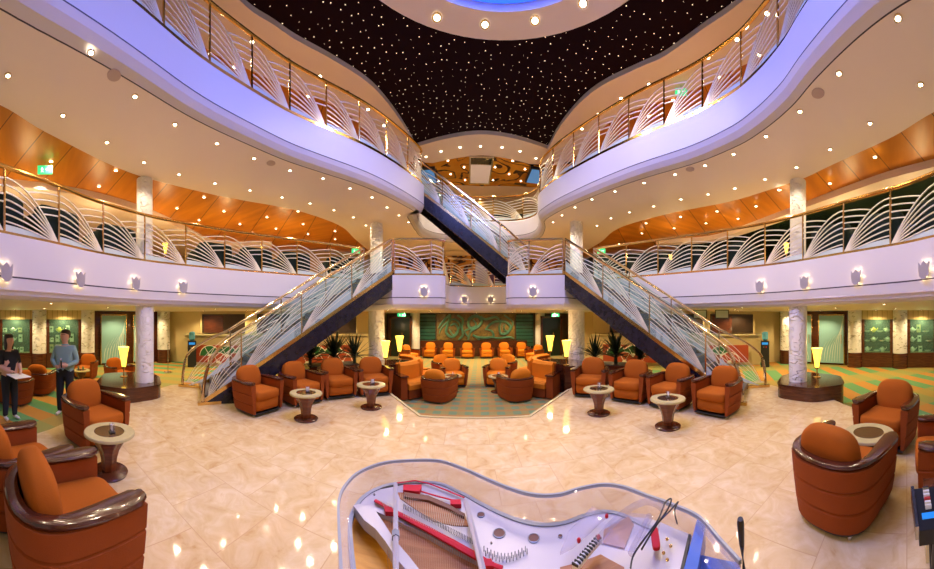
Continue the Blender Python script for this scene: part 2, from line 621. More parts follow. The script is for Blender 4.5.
d3_right = catmull([(2.22, 8.55), (2.24, 8.2), (2.46, 7.4), (2.9, 6.3), (3.35, 5.2), (3.85, 3.9), (3.95, 2.95), (3.84, 2.33), (3.6, 1.75), (3.27, 1.25), (2.7, .3), (2.2, -.7), (1.6, -2.0)])
D3 = d3_left + d3_mid + d3_right
d4 = catmull([(-2.0, -2.2), (-3.0, -.3), (-3.6, 1.8), (-3.71, 3.5), (-3.52, 4.27), (-3.3, 4.86), (-2.85, 5.64), (-2.31, 6.6), (-1.96, 7.79), (-1.75, 9.0)]) + \
    catmull([(-1.70, 9.25), (-.54, 8.93), (.47, 8.76), (1.53, 8.85), (2.70, 9.12)]) + \
    catmull([(2.72, 8.95), (2.77, 7.83), (3.08, 6.49), (3.74, 5.26), (4.02, 4.67), (4.19, 3.71), (4.26, 2.82), (4.1, 1.2), (3.4, -.5), (2.4, -2.2)])
w2l = catmull([(-2.6, -2.6), (-3.5, -1.3), (-4.06, -.4), (-4.66, .31), (-5.34, 1.52), (-5.62, 2.6), (-5.55, 4.0), (-5.2, 5.2), (-4.5, 6.7), (-4.05, 8.4), (-4.2, 10.0), (-4.35, 12.6)])
w2r = catmull([(5.2, 12.4), (5.15, 10.05), (4.9, 8.2), (5.35, 6.4), (5.95, 4.4), (5.85, 2.6), (5.5, 1.6), (4.85, .34), (4.2, -.41), (3.4, -1.4), (2.6, -2.6)])
wall_pts = [(-7.0, -3.6), (-11.0, -3.0), (-12.0, -1.2), (-12.0, 6.5), (-4.6, 12.4), (-4.6, 15.5), (5.9, 15.5), (5.9, 12.2), (12.1, 5.9), (12.1, -1.2), (11.0, -3.0), (7.0, -3.6)]
X2 = lambda p: (p[0], p[1])
# slab helpers
def fascia(name, contour, prof, label):
    """sweep (outward offset, z) along the contour; a dark shadow gap keeps its own material"""
    mb = MB()
    for (o0, z0, mk), (o1, z1, _) in zip(prof, prof[1:]):
        mb.use(mk)
        a, b = offset(contour, o0), offset(contour, o1)
        k = len(a)
        vs = [(p.x, p.y, z0) for p in a] + [(p.x, p.y, z1) for p in b]
        mb.add(vs, [(i, i + 1, k + i + 1, k + i) for i in range(k - 1)])
    o = mb.build(name, smooth=True, fix=False)
    return struct(o, label, 'balcony')

def sheet(name, poly, z, m, label=None, cat=None, th=0.):
    mb = MB().use(m)
    if th:
        mb.prism([X2(p) for p in poly], z, z + th)
    else:
        mb.add([(p[0], p[1], z) for p in poly], [tuple(range(len(poly)))])
    return struct(mb.build(name), label, cat)

far_l = [(-12.5, -3.8), (-12.5, 6.8), (-4.9, 12.8), (-4.9, 15.8)]
far_r = [(6.2, 15.8), (6.2, 12.5), (12.5, 6.2), (12.5, -3.8)]
# ------------------------------------------------------------------ ground
sheet('floor_carpet', [(-13, -4), (13, -4), (13, 17), (-13, 17)], 0.0, 'carpet_side', 'green and orange striped carpet of the side promenades', 'carpet')
sheet('floor_lounge', [(-2.75, 4.6), (3.2, 4.6), (4.6, 8.5), (5.8, 15.5), (-4.5, 15.5), (-3.9, 8.5)], 0.006, 'carpet', 'teal and ochre checked carpet of the sunken lounge', 'carpet')
marble_poly = catmull([(-2.4, -2.2), (-3.6, -.7), (-4.25, .35), (-5.0, 1.0), (-5.7, 1.55)], 4) + [Vector(p) for p in
    [(-5.9, 2.6), (-6.3, 3.6), (-5.4, 5.0), (-4.3, 6.3), (-3.2, 7.1), (-2.45, 6.95), (-1.9, 6.42), (-.8, 4.76), (1.07, 4.70), (2.34, 6.27), (2.9, 6.8), (3.6, 6.9), (4.9, 5.8), (5.9, 4.5), (6.4, 3.4), (6.0, 2.4)]] + \
    catmull([(5.85, 1.7), (5.3, 1.1), (4.8, .35), (4.0, -.7), (2.4, -2.2)], 4)
mf = MB().use('marble').prism([X2(p) for p in marble_poly], 0.0, .3)
struct(mf.build('floor'), 'raised polished peach marble floor', 'floor')
eb = MB().use('creamlight')
for seg in ([(-1.93, 6.40), (-.8, 4.76), (1.07, 4.70), (2.37, 6.25)],):
    eb.tube([(p[0], p[1] + .0, .297) for p in seg], .035, 4)
struct(eb.build('trim_1'), 'pale stone nosing along the marble edge', 'trim')
# ------------------------------------------------------------------ middle deck (z 2.4 - 3.2)
fascia('balcony_fascia', D2, [(0, 3.2, 'fascia'), (0, 3.16, 'fascia'), (0, 2.60, 'line'), (0.0, 2.575, 'fascia'), (.015, 2.42, 'fascia'), (.05, 2.33, 'fascia'), (.11, 2.28, 'fascia'), (.18, 2.27, 'fascia'), (.18, 2.40, 'fascia')], 'white curved balcony front of the middle deck with tulip lamps')
D2s = [D2[0]]
for p in D2[1:]:
    if (p - D2s[-1]).length > .06:
        D2s.append(p)
sheet('ceiling_lower', far_l[::1] + far_r + [X2(p) for p in D2s[::-1]], 2.40, 'soffit', 'pale plaster ceiling over the lower gallery', 'ceiling')
sheet('floor_middle', far_l + far_r + [X2(p) for p in D2s[::-1]], 3.2, 'deckbounce', 'middle deck gallery floor', 'floor')
for cc, nm in ((d2_left, 'left'), (d2_right, 'right')):
    mb = MB().use('fascia')
    ra = [offset(cc, .14), offset(cc, .5), offset(cc, 1.25)]
    k = len(cc)
    mb.add([(p.x, p.y, z) for r, z in zip(ra, (2.30, 2.31, 2.392)) for p in r], [(j * k + i, j * k + i + 1, j * k + k + i + 1, j * k + k + i) for j in range(2) for i in range(k - 1)])
    struct(mb.build('trim_6' if nm == 'left' else 'trim_7', smooth='full', fix=False), 'pale curved under edge of the %s middle balcony' % nm, 'trim')
# ------------------------------------------------------------------ upper deck (z 5.1 - 5.95)
fascia('balcony_fascia', D3, [(0.05, 5.95, 'fascia'), (0, 5.90, 'fascia'), (0, 5.345, 'line'), (0, 5.325, 'fascia'), (.03, 5.24, 'fascia'), (.09, 5.15, 'fascia'), (.19, 5.104, 'line'), (.205, 5.10, 'soffit'), (.40, 5.10, 'soffit')], 'broad lavender lit curved front of the upper balcony')
D3s = offset(D3, .40)
w2 = w2l + w2r
def close_poly(inner, outer):
    return [X2(p) for p in inner] + [X2(p) for p in outer[::-1]]
# split the soffit left / right to keep the polygons simple
iL = len(d3_left)
iM = len(d3_left) + len(d3_mid) // 2 + 1
sheet('ceiling_middle', [X2(p) for p in D3s[:iM]] + [(.45, 12.6)] + [X2(p) for p in w2l[::-1]], 5.10, 'soffit', 'cream plaster soffit under the left upper balcony', 'ceiling')
sheet('ceiling_middle', [X2(p) for p in D3s[iM - 1:]] + [X2(p) for p in w2r[::-1]] + [(.45, 12.6)], 5.10, 'soffit', 'cream plaster soffit under the right upper balcony', 'ceiling')
sheet('ceiling_middle', [X2(p) for p in w2l] + [(-4.35, 13.6), (-4.9, 13.6), (-4.9, 12.6), (-12.3, 6.6), (-12.3, -3.8), (-3, -3.8)], 5.14, 'veneer', 'orange wood veneer ceiling over the left middle gallery', 'ceiling')
sheet('ceiling_middle', [X2(p) for p in w2r] + [(3, -3.8), (12.4, -3.8), (12.4, 6.1), (6.2, 12.4), (6.2, 13.6), (5.2, 13.6)], 5.14, 'veneer', 'orange wood veneer ceiling over the right middle gallery', 'ceiling')
sheet('ceiling_middle', [(-4.4, 12.55), (5.25, 12.35), (5.25, 13.6), (-4.4, 13.6)], 5.10, 'soffit', 'cream soffit strip before the middle mural wall', 'ceiling')
for c, nm in ((w2l, 'left'), (w2r, 'right')):
    mb = MB().use('soffit')
    k = len(c)
    mb.add([(p.x, p.y, 5.10) for p in c] + [(p.x, p.y, 5.14) for p in c], [(i, i + 1, k + i + 1, k + i) for i in range(k - 1)])
    struct(mb.build('trim_2' if nm == 'left' else 'trim_3', fix=False), 'step at the %s edge of the veneer ceiling' % nm, 'trim')
# dropped cove rings near the outer walls
def cove(pts, z, wd, name, label):
    c = catmull(pts)
    mb = MB().use('soffit')
    a, b = c, offset(c, wd)
    k = len(a)
    vs = [(p.x, p.y, 5.14) for p in a] + [(p.x, p.y, z) for p in a] + [(p.x, p.y, z) for p in b] + [(p.x, p.y, 5.14) for p in b]
    fs = []
    for r in range(3):
        fs += [(r * k + i, r * k + i + 1, (r + 1) * k + i + 1, (r + 1) * k + i) for i in range(k - 1)]
    mb.add(vs, fs)
    struct(mb.build(name, smooth=True), label, 'trim')
    return c
cl = cove([(-5.6, -1.8), (-6.2, -.6), (-6.5, .65), (-6.8, 2.0), (-7.3, 3.6), (-8.1, 5.4), (-8.6, 6.6), (-8.3, 7.6), (-7.2, 8.6)], 4.98, .5, 'trim_4', 'pale dropped cove ring over the left middle gallery')
cr = cove([(6.9, 8.6), (7.9, 7.0), (7.87, 5.5), (7.2, 3.2), (6.5, 1.5), (5.9, .3), (5.5, -.5), (4.8, -1.6)], 4.98, .32, 'trim_5', 'pale dropped cove ring over the right middle gallery')
crd = offset(cr, .32)
sheet('ceiling_middle', [X2(p) for p in crd] + [(12.2, -1.6), (12.2, 6.0), (9.2, 8.6)], 5.03, 'darkgreen', 'black glossy ceiling behind the right cove ring', 'ceiling')
cld = offset(cl, .5)
sheet('ceiling_middle', [X2(p) for p in cld] + [(-9.5, 8.7), (-12.1, 6.5), (-12.1, -1.8)], 5.03, 'soffit', 'cream ceiling behind the left cove ring', 'ceiling')
sheet('floor_upper', far_l + far_r + [X2(p) for p in offset(D3, .05)[::-1]], 5.95, 'upperbounce', 'upper gallery floor', 'floor')
# ------------------------------------------------------------------ top ceiling (z 7.8)
z4 = 7.8
band = offset(d4, 1.12)
mb = MB().use('soffit')
a, b = d4, band
k = len(a)
fix_b = [Vector((p.x, p.y)) for p in b]
mb.add([(p.x, p.y, z4) for p in a] + [(p.x, p.y, z4) for p in fix_b], [(i, i + 1, k + i + 1, k + i) for i in range(k - 1)])
mb.use('fascia')
mb.add([(p.x, p.y, z4) for p in a] + [(p.x, p.y, z4 + .13) for p in a], [(i, i + 1, k + i + 1, k + i) for i in range(k - 1)])
struct(mb.build('ceiling_upper', fix=False), 'rose plaster ring around the night sky ceiling', 'ceiling')
sheet('ceiling_upper', [(-9, -4), (9, -4), (9, 12), (-9, 12)], z4 + .12, 'star', 'black night sky ceiling full of tiny lights', 'ceiling')
sheet('ceiling_upper', [(-13, -4), (13, -4), (13, 14), (-13, 14)], z4 + .16, 'soffit', 'deck above', 'ceiling')
# orange veneer beyond the ring
vl = [p for p in offset(d4[:len(d4) // 2 - 6], 1.10)]
sheet('ceiling_upper', [X2(p) for p in vl] + [(-2.9, 10.3), (-4.6, 13.4), (-12, 6.4), (-12, -3.5)], z4 + .012, 'veneer', 'orange veneer ceiling over the left upper gallery', 'ceiling')
rr = [p for p in offset(d4[-(len(d4) // 2 - 8):], 1.10)]
sheet('ceiling_upper', [(4.9, 13.2), (3.85, 9.6)] + [X2(p) for p in rr] + [(12, -3.5), (12, 6.0)], z4 + .012, 'veneer', 'orange veneer ceiling over the right upper gallery', 'ceiling')
sheet('ceiling_upper', [(-3.4, 9.7), (-1.6, 9.9), (.5, 9.75), (2.6, 9.9), (4.6, 9.7), (4.6, 11.9), (.5, 12.3), (-3.4, 11.9)], z4 + .02, 'branchceil', 'amber branch patterned ceiling at the far end of the upper deck', 'ceiling')
sheet('ceiling_upper', [(-3.6, 11.75), (.5, 12.15), (4.8, 11.75), (4.8, 13.6), (-3.6, 13.6)], z4 + .006, 'soffit', 'rose plaster strip at the far end of the upper deck', 'ceiling')
# lit ceiling panel and blue screens of the far upper end
t = thing('ceiling_panel', 'pale square panel set in the amber branch ceiling at the far end', 'panel', (.52, 10.95, z4))
MB().use('foot').prism([(-.44, -1.05), (.44, -1.05), (.44, .95), (-.44, .95)], -.05, .015).build('frame', None, t)
MB().use('panelpic').prism([(-.38, -.55), (.38, -.55), (.38, .80), (-.38, .80)], -.06, -.05).build('panel_face', None, t)
MB().use('darkgreen').prism([(-.38, -.98), (.38, -.98), (.38, -.62), (-.38, -.62)], -.06, -.05).build('dark_strip', None, t)
for px, nm in ((428, 'left'), (536, 'right')):
    p = A(px, 11.2)
    o = MB().use('black').prism([(-.34, -.55), (.34, -.55), (.34, .55), (-.34, .55)], -.1, .0).use('monitor').prism([(-.28, -.5), (.28, -.5), (.28, .5), (-.28, .5)], -.12, -.1).build('ceiling_screen')
    o.location = (p.x, p.y, z4 + .02)
    tag(o, 'glowing blue screen at the %s end of the amber branch ceiling' % nm, 'screen')
# ring and blue dome
RC = Vector((.42, 3.14))
mb = MB().use('soffit')
mb.lathe([(1.95, 0.02), (1.95, -.20), (2.47, -.20), (2.51, -.16), (2.51, .12)], (RC.x, RC.y, z4), 64, cap=False)
t = struct(mb.build('ceiling_ring', smooth=True), 'round rose plaster ring around the blue dome light', 'ceiling')
t = thing('dome_light', 'glowing blue domed light in the centre of the ceiling ring', 'ceiling light', (RC.x, RC.y, z4))
MB().use('blue').lathe([(1.94, -.06), (1.7, .0), (1.1, .06), (.01, .09)], (0, 0, 0), 48, cap=False).build('diffuser', None, t, True)
for k in range(8):
    a = k * PI / 4
    MB().use('blue').tube([(.2 * math.cos(a), .2 * math.sin(a), .03), (1.88 * math.cos(a), 1.88 * math.sin(a), -.07)], .03, 5).build('rib', None, t)
# star lights
random.seed(3)
mb = MB().use('starlight')
k = 0
def inside(p, poly):
    c = False
    for (x0, y0), (x1, y1) in zip(poly, poly[1:] + poly[:1]):
        if (y0 > p[1]) != (y1 > p[1]) and p[0] < (x1 - x0) * (p[1] - y0) / (y1 - y0) + x0:
            c = not c
    return c
d4p = [X2(p) for p in d4]
for gx in range(-22, 24):
    for gy in range(0, 50):
        x, y = gx * .2 + random.uniform(-.07, .07), gy * .2 + random.uniform(-.07, .07)
        if not inside((x, y), d4p) or (Vector((x, y)) - RC).length < 2.6 or random.random() < .12:
            continue
        r = random.choice((.005, .007, .009, .0115))
        z = z4 + .118
        mb.add([(x - r, y, z), (x, y - r, z), (x + r, y, z), (x, y + r, z), (x, y, z - r)], [(0, 1, 4), (1, 2, 4), (2, 3, 4), (3, 0, 4)])
o = mb.build('star_lights', fix=False)
tag(o, 'scatter of tiny twinkling lights across the black ceiling', 'star lights', kind='stuff')

# ------------------------------------------------------------------ outer walls
def wall(name, pts, z0, z1, m, label):
    mb = MB().use(m)
    k = len(pts)
    mb.add([(p[0], p[1], z0) for p in pts] + [(p[0], p[1], z1) for p in pts], [(i, i + 1, k + i + 1, k + i) for i in range(k - 1)])
    return struct(mb.build(name, fix=False), label, 'wall')
wall('wall_left', [(-12, -3.8), (-12, 6.5)], 0, 2.4, 'wood', 'left shop wall of the lower deck')
wall('wall_right', [(12.1, 5.9), (12.1, -3.8)], 0, 2.4, 'wood', 'right shop wall of the lower deck')
wall('wall_left', [(-12, 6.5), (-4.6, 12.4), (-4.6, 15.6)], 0, 2.4, 'cream', 'cream back left wall of the lower deck')
wall('wall_right', [(5.9, 15.6), (5.9, 12.2), (12.1, 5.9)], 0, 2.4, 'cream', 'cream back right wall of the lower deck')
wall('wall_back', [(-4.6, 15.6), (5.9, 15.6)], 0, 2.4, 'darkroom', 'dark back wall of the sunken lounge')
wall('wall_left', [(-12, -3.8), (-12, 6.5), (-4.6, 12.4), (-4.6, 13.5)], 3.2, 5.1, 'gold', 'golden left wall of the middle gallery')
wall('wall_back', [(-4.6, 13.5), (5.9, 13.5)], 3.2, 5.1, 'branch', 'amber branch mural wall of the middle deck')
wall('wall_right', [(5.9, 13.5), (5.9, 12.2), (12.1, 5.9), (12.1, -3.8)], 3.2, 5.1, 'darkgreen', 'black glass right wall of the middle gallery')
wall('wall_left', [(-12, -3.8), (-12, 6.5), (-4.6, 12.4), (-4.6, 13.5)], 5.95, 7.9, 'gold', 'golden left wall of the upper gallery')
wall('wall_back', [(-4.6, 13.5), (5.9, 13.5)], 5.95, 7.9, 'gold', 'golden back wall of the upper gallery')
wall('wall_right', [(5.9, 13.5), (5.9, 12.2), (12.1, 5.9), (12.1, -3.8)], 5.95, 7.9, 'gold', 'golden right wall of the upper gallery')

# ------------------------------------------------------------------ columns
def column(x, y, z0, z1, r, label, m='plaster', seg=24, sock=None):
    mb = MB().use(m)
    n = 10
    mb.lathe([(r, z0 + (z1 - z0) * i / n) for i in range(n + 1)], (x, y, 0), seg)
    if sock:
        mb.use('wood').lathe([(r + .03, z0 - sock), (r + .03, z0)], (x, y, 0), seg)
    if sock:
        # leaf strokes half set in, coloured dark for the shade of carved grooves
        mb.use('grooveshade')
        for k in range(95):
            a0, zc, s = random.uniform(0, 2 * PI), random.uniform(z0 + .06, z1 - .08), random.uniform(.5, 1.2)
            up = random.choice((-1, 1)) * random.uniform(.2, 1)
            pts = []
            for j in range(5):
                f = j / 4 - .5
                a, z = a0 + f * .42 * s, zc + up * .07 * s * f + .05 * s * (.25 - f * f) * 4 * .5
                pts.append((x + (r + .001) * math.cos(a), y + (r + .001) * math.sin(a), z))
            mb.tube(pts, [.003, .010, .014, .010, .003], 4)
    return struct(mb.build('column', smooth=True), label, 'column')
CLs = [((-5.72, 2.55), 'left'), ((5.86, 2.40), 'right')]
CCs = [((-2.90, 8.66), 'left'), ((3.42, 8.30), 'right')]
for (x, y), s in CLs:
    column(x, y, .6, 2.4, .205, 'white carved plaster column on the %s wooden plinth' % s)
    column(x, y, 3.2, 5.1, .18, 'white column of the middle gallery above the %s plinth column' % s)
for (x, y), s in CCs:
    column(x, y, 0, 2.4, .26, 'white carved column under the %s end of the middle landing' % s)
    column(x, y, 3.2, 5.1, .205, 'white column on the middle deck behind the %s main staircase' % s)
# wall columns of the shops
for i, (x, y) in enumerate([(-11.65, .50), (-11.65, 2.55), (-11.7, 6.2), (11.7, .28), (11.75, 2.2), (11.8, 5.4)]):
    s = 'left' if x < 0 else 'right'
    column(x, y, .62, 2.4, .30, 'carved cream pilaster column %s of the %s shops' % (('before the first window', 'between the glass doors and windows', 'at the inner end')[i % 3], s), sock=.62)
column(-2.85, 15.2, 0, 2.4, .26, 'white carved column left of the serpent mural')
column(4.05, 15.2, 0, 2.4, .26, 'white carved column right of the serpent mural')
# ------------------------------------------------------------------ downlights
LAMPS, POINTS = [], []
EXPOSURE = 0.0
def downlights(pts, z, r, energy, label, group):
    proto = None
    for px, py in pts:
        p = P(px, py, z) if not isinstance(px, Vector) else px
        if proto is None:
            proto = MB().use('lampring').lathe([(r * 1.25, .0), (r * 1.25, -.012), (r * .8, -.014)], n=14, cap=False).use('lamp').lathe([(r * .86, -.010), (.001, -.016)], n=14, cap=False).build('downlight', smooth=True)
            o = proto
            tag(o, label, 'ceiling light', group)
        else:
            o = proto.copy()
            C.objects.link(o)
        o.location = (p.x, p.y, z)
        if energy:
            LAMPS.append((p.x, p.y, z, energy))
SL = [(91, 52), (135, 96), (175, 124), (217, 143), (254, 158), (290, 170), (8, 75), (63, 115), (107, 142), (144, 162), (179, 174), (215, 183), (250, 190), (282, 197), (323, 178), (350, 188), (372, 197), (387, 207), (399, 215), (310, 203), (334, 210), (353.5, 217), (366, 225), (408.5, 222)]
SR = [(898, 17.6), (839, 73), (800, 111), (766, 136), (733.6, 153.6), (705, 165), (675, 174), (644, 182.5), (920.6, 84), (870, 123), (830, 149), (796.5, 167), (765, 179), (735, 188), (708, 194), (681, 199), (615, 191), (592, 199), (575, 207), (562, 215), (553, 222), (629.5, 212), (611, 218), (597, 225.5), (653.6, 206)]
WL = [(42, 180), (51, 161), (99, 186), (116, 170), (133, 204.5), (122.6, 212), (177, 208), (204, 197), (199, 220), (224, 211), (216, 229), (240, 224), (267, 217), (252, 233), (276, 228.5), (298, 211), (303, 224), (308, 234), (335, 231), (335, 239)]
WR = [(875, 156.5), (830, 183), (864, 193.6), (901, 185), (779, 189.6), (756, 206), (717, 211), (738, 218.5), (706, 223), (680.5, 216.5), (646, 223), (674, 228), (642, 233), (771, 220), (810, 207)]
T4 = [(252, 41.5), (288, 60), (320, 76), (347, 92), (368, 109), (384, 125), (426, 156.5), (441, 151), (460, 147), (480.5, 146), (502, 147), (520, 151), (536, 158), (582, 128.5), (598.5, 113.6), (621, 98), (649, 84), (679, 71), (708, 57), (737, 39), (767, 13)]
OB = [(448, 160.5), (480, 159), (512.6, 160.5), (464, 167), (495, 167), (450.6, 174), (509, 174), (493, 180), (521, 181), (438.6, 181), (465, 180), (525, 169)]
OL = [(172, 29), (210, 53), (233.5, 67), (308, 96)]
OR = [(719.5, 77), (759, 54.5), (673, 100), (649, 116)]
RG = [(437, 17), (485, 24), (535, 20), (583, 3)]
OS = [(440, 195), (453, 197), (467, 196), (480, 199), (493, 196), (517, 195)]
downlights(SL, 5.10, .037, 34, 'small warm downlight in the cream soffit under the left upper balcony', 'downlights in the left soffit')
downlights(SR, 5.10, .037, 34, 'small warm downlight in the cream soffit under the right upper balcony', 'downlights in the right soffit')
downlights(WL, 5.13, .042, 40, 'small warm downlight in the orange veneer ceiling of the left middle gallery', 'downlights in the left veneer ceiling')
downlights(WR, 5.02, .042, 40, 'small warm downlight in the orange veneer ceiling of the right middle gallery', 'downlights in the right veneer ceiling')
downlights(T4, 7.80, .052, 75, 'warm downlight in the rose ring around the night sky ceiling', 'downlights around the night sky ceiling')
downlights(OB, 7.81, .045, 30, 'small downlight in the amber branch ceiling at the far end', 'downlights in the amber branch ceiling')
downlights(OL, 7.80, .048, 60, 'small downlight seen through the left upper railing', 'downlights behind the left upper railing')
downlights(OR, 7.80, .048, 60, 'small downlight seen through the right upper railing', 'downlights behind the right upper railing')
downlights(RG, 7.595, .075, 110, 'large round downlight in the ceiling ring of the blue dome', 'downlights in the dome ring')
downlights(OS, 7.80, .04, 14, 'tiny downlight in the rose strip at the far upper end', 'downlights in the far rose strip')
low = []  # includes lamps added near the walls and over the lounge for brightness
for x, y in [(-1.3, 8.7), (1.85, 8.7), (-1.9, 9.9), (2.4, 9.9), (-11.1, -.5), (-11.1, 1.55), (-11.1, 3.8), (-11.1, 5.4), (-9.9, 7.2), (-8.4, 8.4), (-6.9, 9.6), (-5.4, 10.8), (11.2, -.6), (11.2, 1.25), (11.2, 3.6), (11.2, 5.0), (10.2, 7.0), (8.8, 8.3), (7.4, 9.6), (-3.2, 14.2), (-1.9, 13.9), (3.2, 13.9), (4.6, 14.2), (-1.6, 12.2), (-.6, 12.6), (.4, 12.6), (1.4, 12.6), (2.4, 12.2), (-3.2, 11), (4.1, 11), (-1.4, 14.6), (.5, 14.6), (2.4, 14.6), (-6.6, 8.2), (-8.3, 6.6), (-9.6, 4.6), (-7.4, 5.4), (-8.8, 2.6), (-9.8, .6), (-7.0, .6), (-7.4, 3.2), (7.3, 7.6), (8.8, 6.2), (9.8, 4.4), (7.8, 5.2), (9.2, 2.4), (10, .4), (7.4, .6), (7.6, 3.0), (-4.6, 9.4), (5.2, 9.2), (-8.5, -1.5), (8.5, -1.5)]:
    low.append((Vector((x, y, 2.4)), 0))
downlights(low, 2.40, .05, 120, 'small downlight in the low ceiling of the lower gallery', 'downlights in the lower gallery ceiling')
# smoke detectors / speakers in the soffits
for px, py, s in ((114, 75, 'left'), (818, 93, 'right'), (271, 163, 'left'), (690, 169, 'right')):
    p = P(px, py, 5.1)
    o = MB().use('lampring').lathe([(.09, 0), (.09, -.008), (.02, -.012)], n=18).build('ceiling_speaker', smooth=True)
    o.data.materials[0] = M['soffit_grille'] if 'soffit_grille' in M else M.setdefault('soffit_grille', mat('soffit_grille', (.50, .38, .36), .7))
    o.location = (p.x, p.y, 5.1)
    tag(o, 'round flush speaker grille in the %s soffit, the %s one' % (s, 'near larger' if px in (114, 818) else 'farther smaller'), 'speaker')

# ------------------------------------------------------------------ balustrades
def fan_panel(path, H, name, parent, r, mirror=False, pane=False, hill=.17):
    """path: points of one bay; the ribs fan out of the foot of the far post"""
    n = 10
    bay = resample(path, n)
    if mirror:
        bay = bay[::-1]
    def at(u, v):
        x = min(1, max(0, u)) * n
        i = min(int(x), n - 1)
        p = bay[i].lerp(bay[i + 1], x - i)
        return Vector((p.x, p.y, p.z + v * H))
    mb = MB().use('rib')
    top = lambda u: .90 * (1 - u ** 1.9) + .03
    for k in range(7):
        h = .22 + .68 * k / 6
        e = .02 + .05 * k / 6
        q = 1.5 + .55 * k / 6
        mb.tube([at(u / 8 * .97, (h - e) * (1 - (u / 8) ** q) + e) for u in range(9)], r, 4, False)
    for h in (.52, .64, .76, .88):
        u0 = 1.
        f = lambda u: h - .22 * (1 - u) ** 2 - .05 * (1 - u)
        while u0 > .2 and f(u0) > top(u0):
            u0 -= .02
        us = [u0 + (1 - u0) * i / 5 for i in range(6)]
        mb.tube([at(u, f(u)) for u in us], r, 4, False)
    mb.use('frost')
    us = [i / 8 for i in range(9)]
    hv = [max(.02, hill * (1 - u ** 2.2)) for u in us]
    a = [at(u, .015) for u in us] + [at(u, v) for u, v in zip(us, hv)]
    mb.add(a, [(i, i + 1, 10 + i, 9 + i) for i in range(8)])
    o = mb.build(name, None, parent, fix=False)
    if pane:
        g = MB().use('pane')
        g.add([at(u, .02) for u in us] + [at(u, .88) for u in us], [(i, i + 1, 10 + i, 9 + i) for i in range(8)])
        g.build('glass_pane', None, parent, fix=False)
    return o

def balustrade(label, path, nb, H=1.0, parent=None, mirror=False, rr=.034, rib=.0135, dz=0., pane=False, ends=True, rail='brass'):
    path = [Vector((p[0], p[1], p[2] + dz if len(p) > 2 else dz)) for p in path]
    if parent is None:
        c = path[len(path) // 2]
        parent = thing('balustrade', label, 'railing', (0, 0, 0))
    pts = resample(path, nb * 10)
    MB().use(rail).tube([p + Vector((0, 0, H)) for p in pts], rr, 8).build('handrail', None, parent, True)
    MB().use('brass').tube([p + Vector((0, 0, .025)) for p in pts], .04, 4).build('bottom_rail', None, parent)
    for i in range(nb + 1):
        if not ends and i in (0, nb):
            continue
        p = pts[i * 10]
        MB().use(rail).tube([p, p + Vector((0, 0, H))], .020, 6).build('post', None, parent, True)
    for i in range(nb):
        fan_panel(pts[i * 10:i * 10 + 11], H * .94, 'fan_panel', parent, rib, mirror, pane)
    return parent
ins = .07
balustrade('gold railing with white fan ribs along the left middle balcony', [(p.x, p.y, 3.2) for p in offset(d2_left, ins)], 11)
balustrade('gold railing with white fan ribs along the right middle balcony', [(p.x, p.y, 3.2) for p in offset(d2_right, ins)][::-1], 11)
lm = offset(d2_mid, ins)
i0 = next(i for i, p in enumerate(d2_mid) if abs(p.x + 1.95) < .02)
ia = next(i for i, p in enumerate(d2_mid) if p.y > 9.2)
iz = len(d2_mid) - 2
ib = next(i for i, p in enumerate(d2_mid) if p.x > 1.1 and p.y < 8.0)
balustrade('curved railing around the tip of the left middle landing', [(p.x, p.y, 3.2) for p in lm[i0:ia + 1]], 3, rail='rail')
balustrade('curved railing around the tip of the right middle landing', [(p.x, p.y, 3.2) for p in lm[ib:iz]][::-1], 2, rail='rail')
balustrade('straight railing across the far middle balcony before the mural', [(p.x, p.y, 3.2) for p in lm[ia:ib - 5]], 4, rail='rail')
balustrade('gold railing with white fan ribs along the left upper balcony', [(p.x, p.y, 5.95) for p in offset(d3_left, ins)], 13)
balustrade('gold railing with white fan ribs along the right upper balcony', [(p.x, p.y, 5.95) for p in offset(d3_right, ins)][::-1], 13)
dm = offset(d3_mid, ins)
balustrade('railing across the far upper balcony under the amber ceiling', [(p.x, p.y, 5.95) for p in dm[2:]], 6)

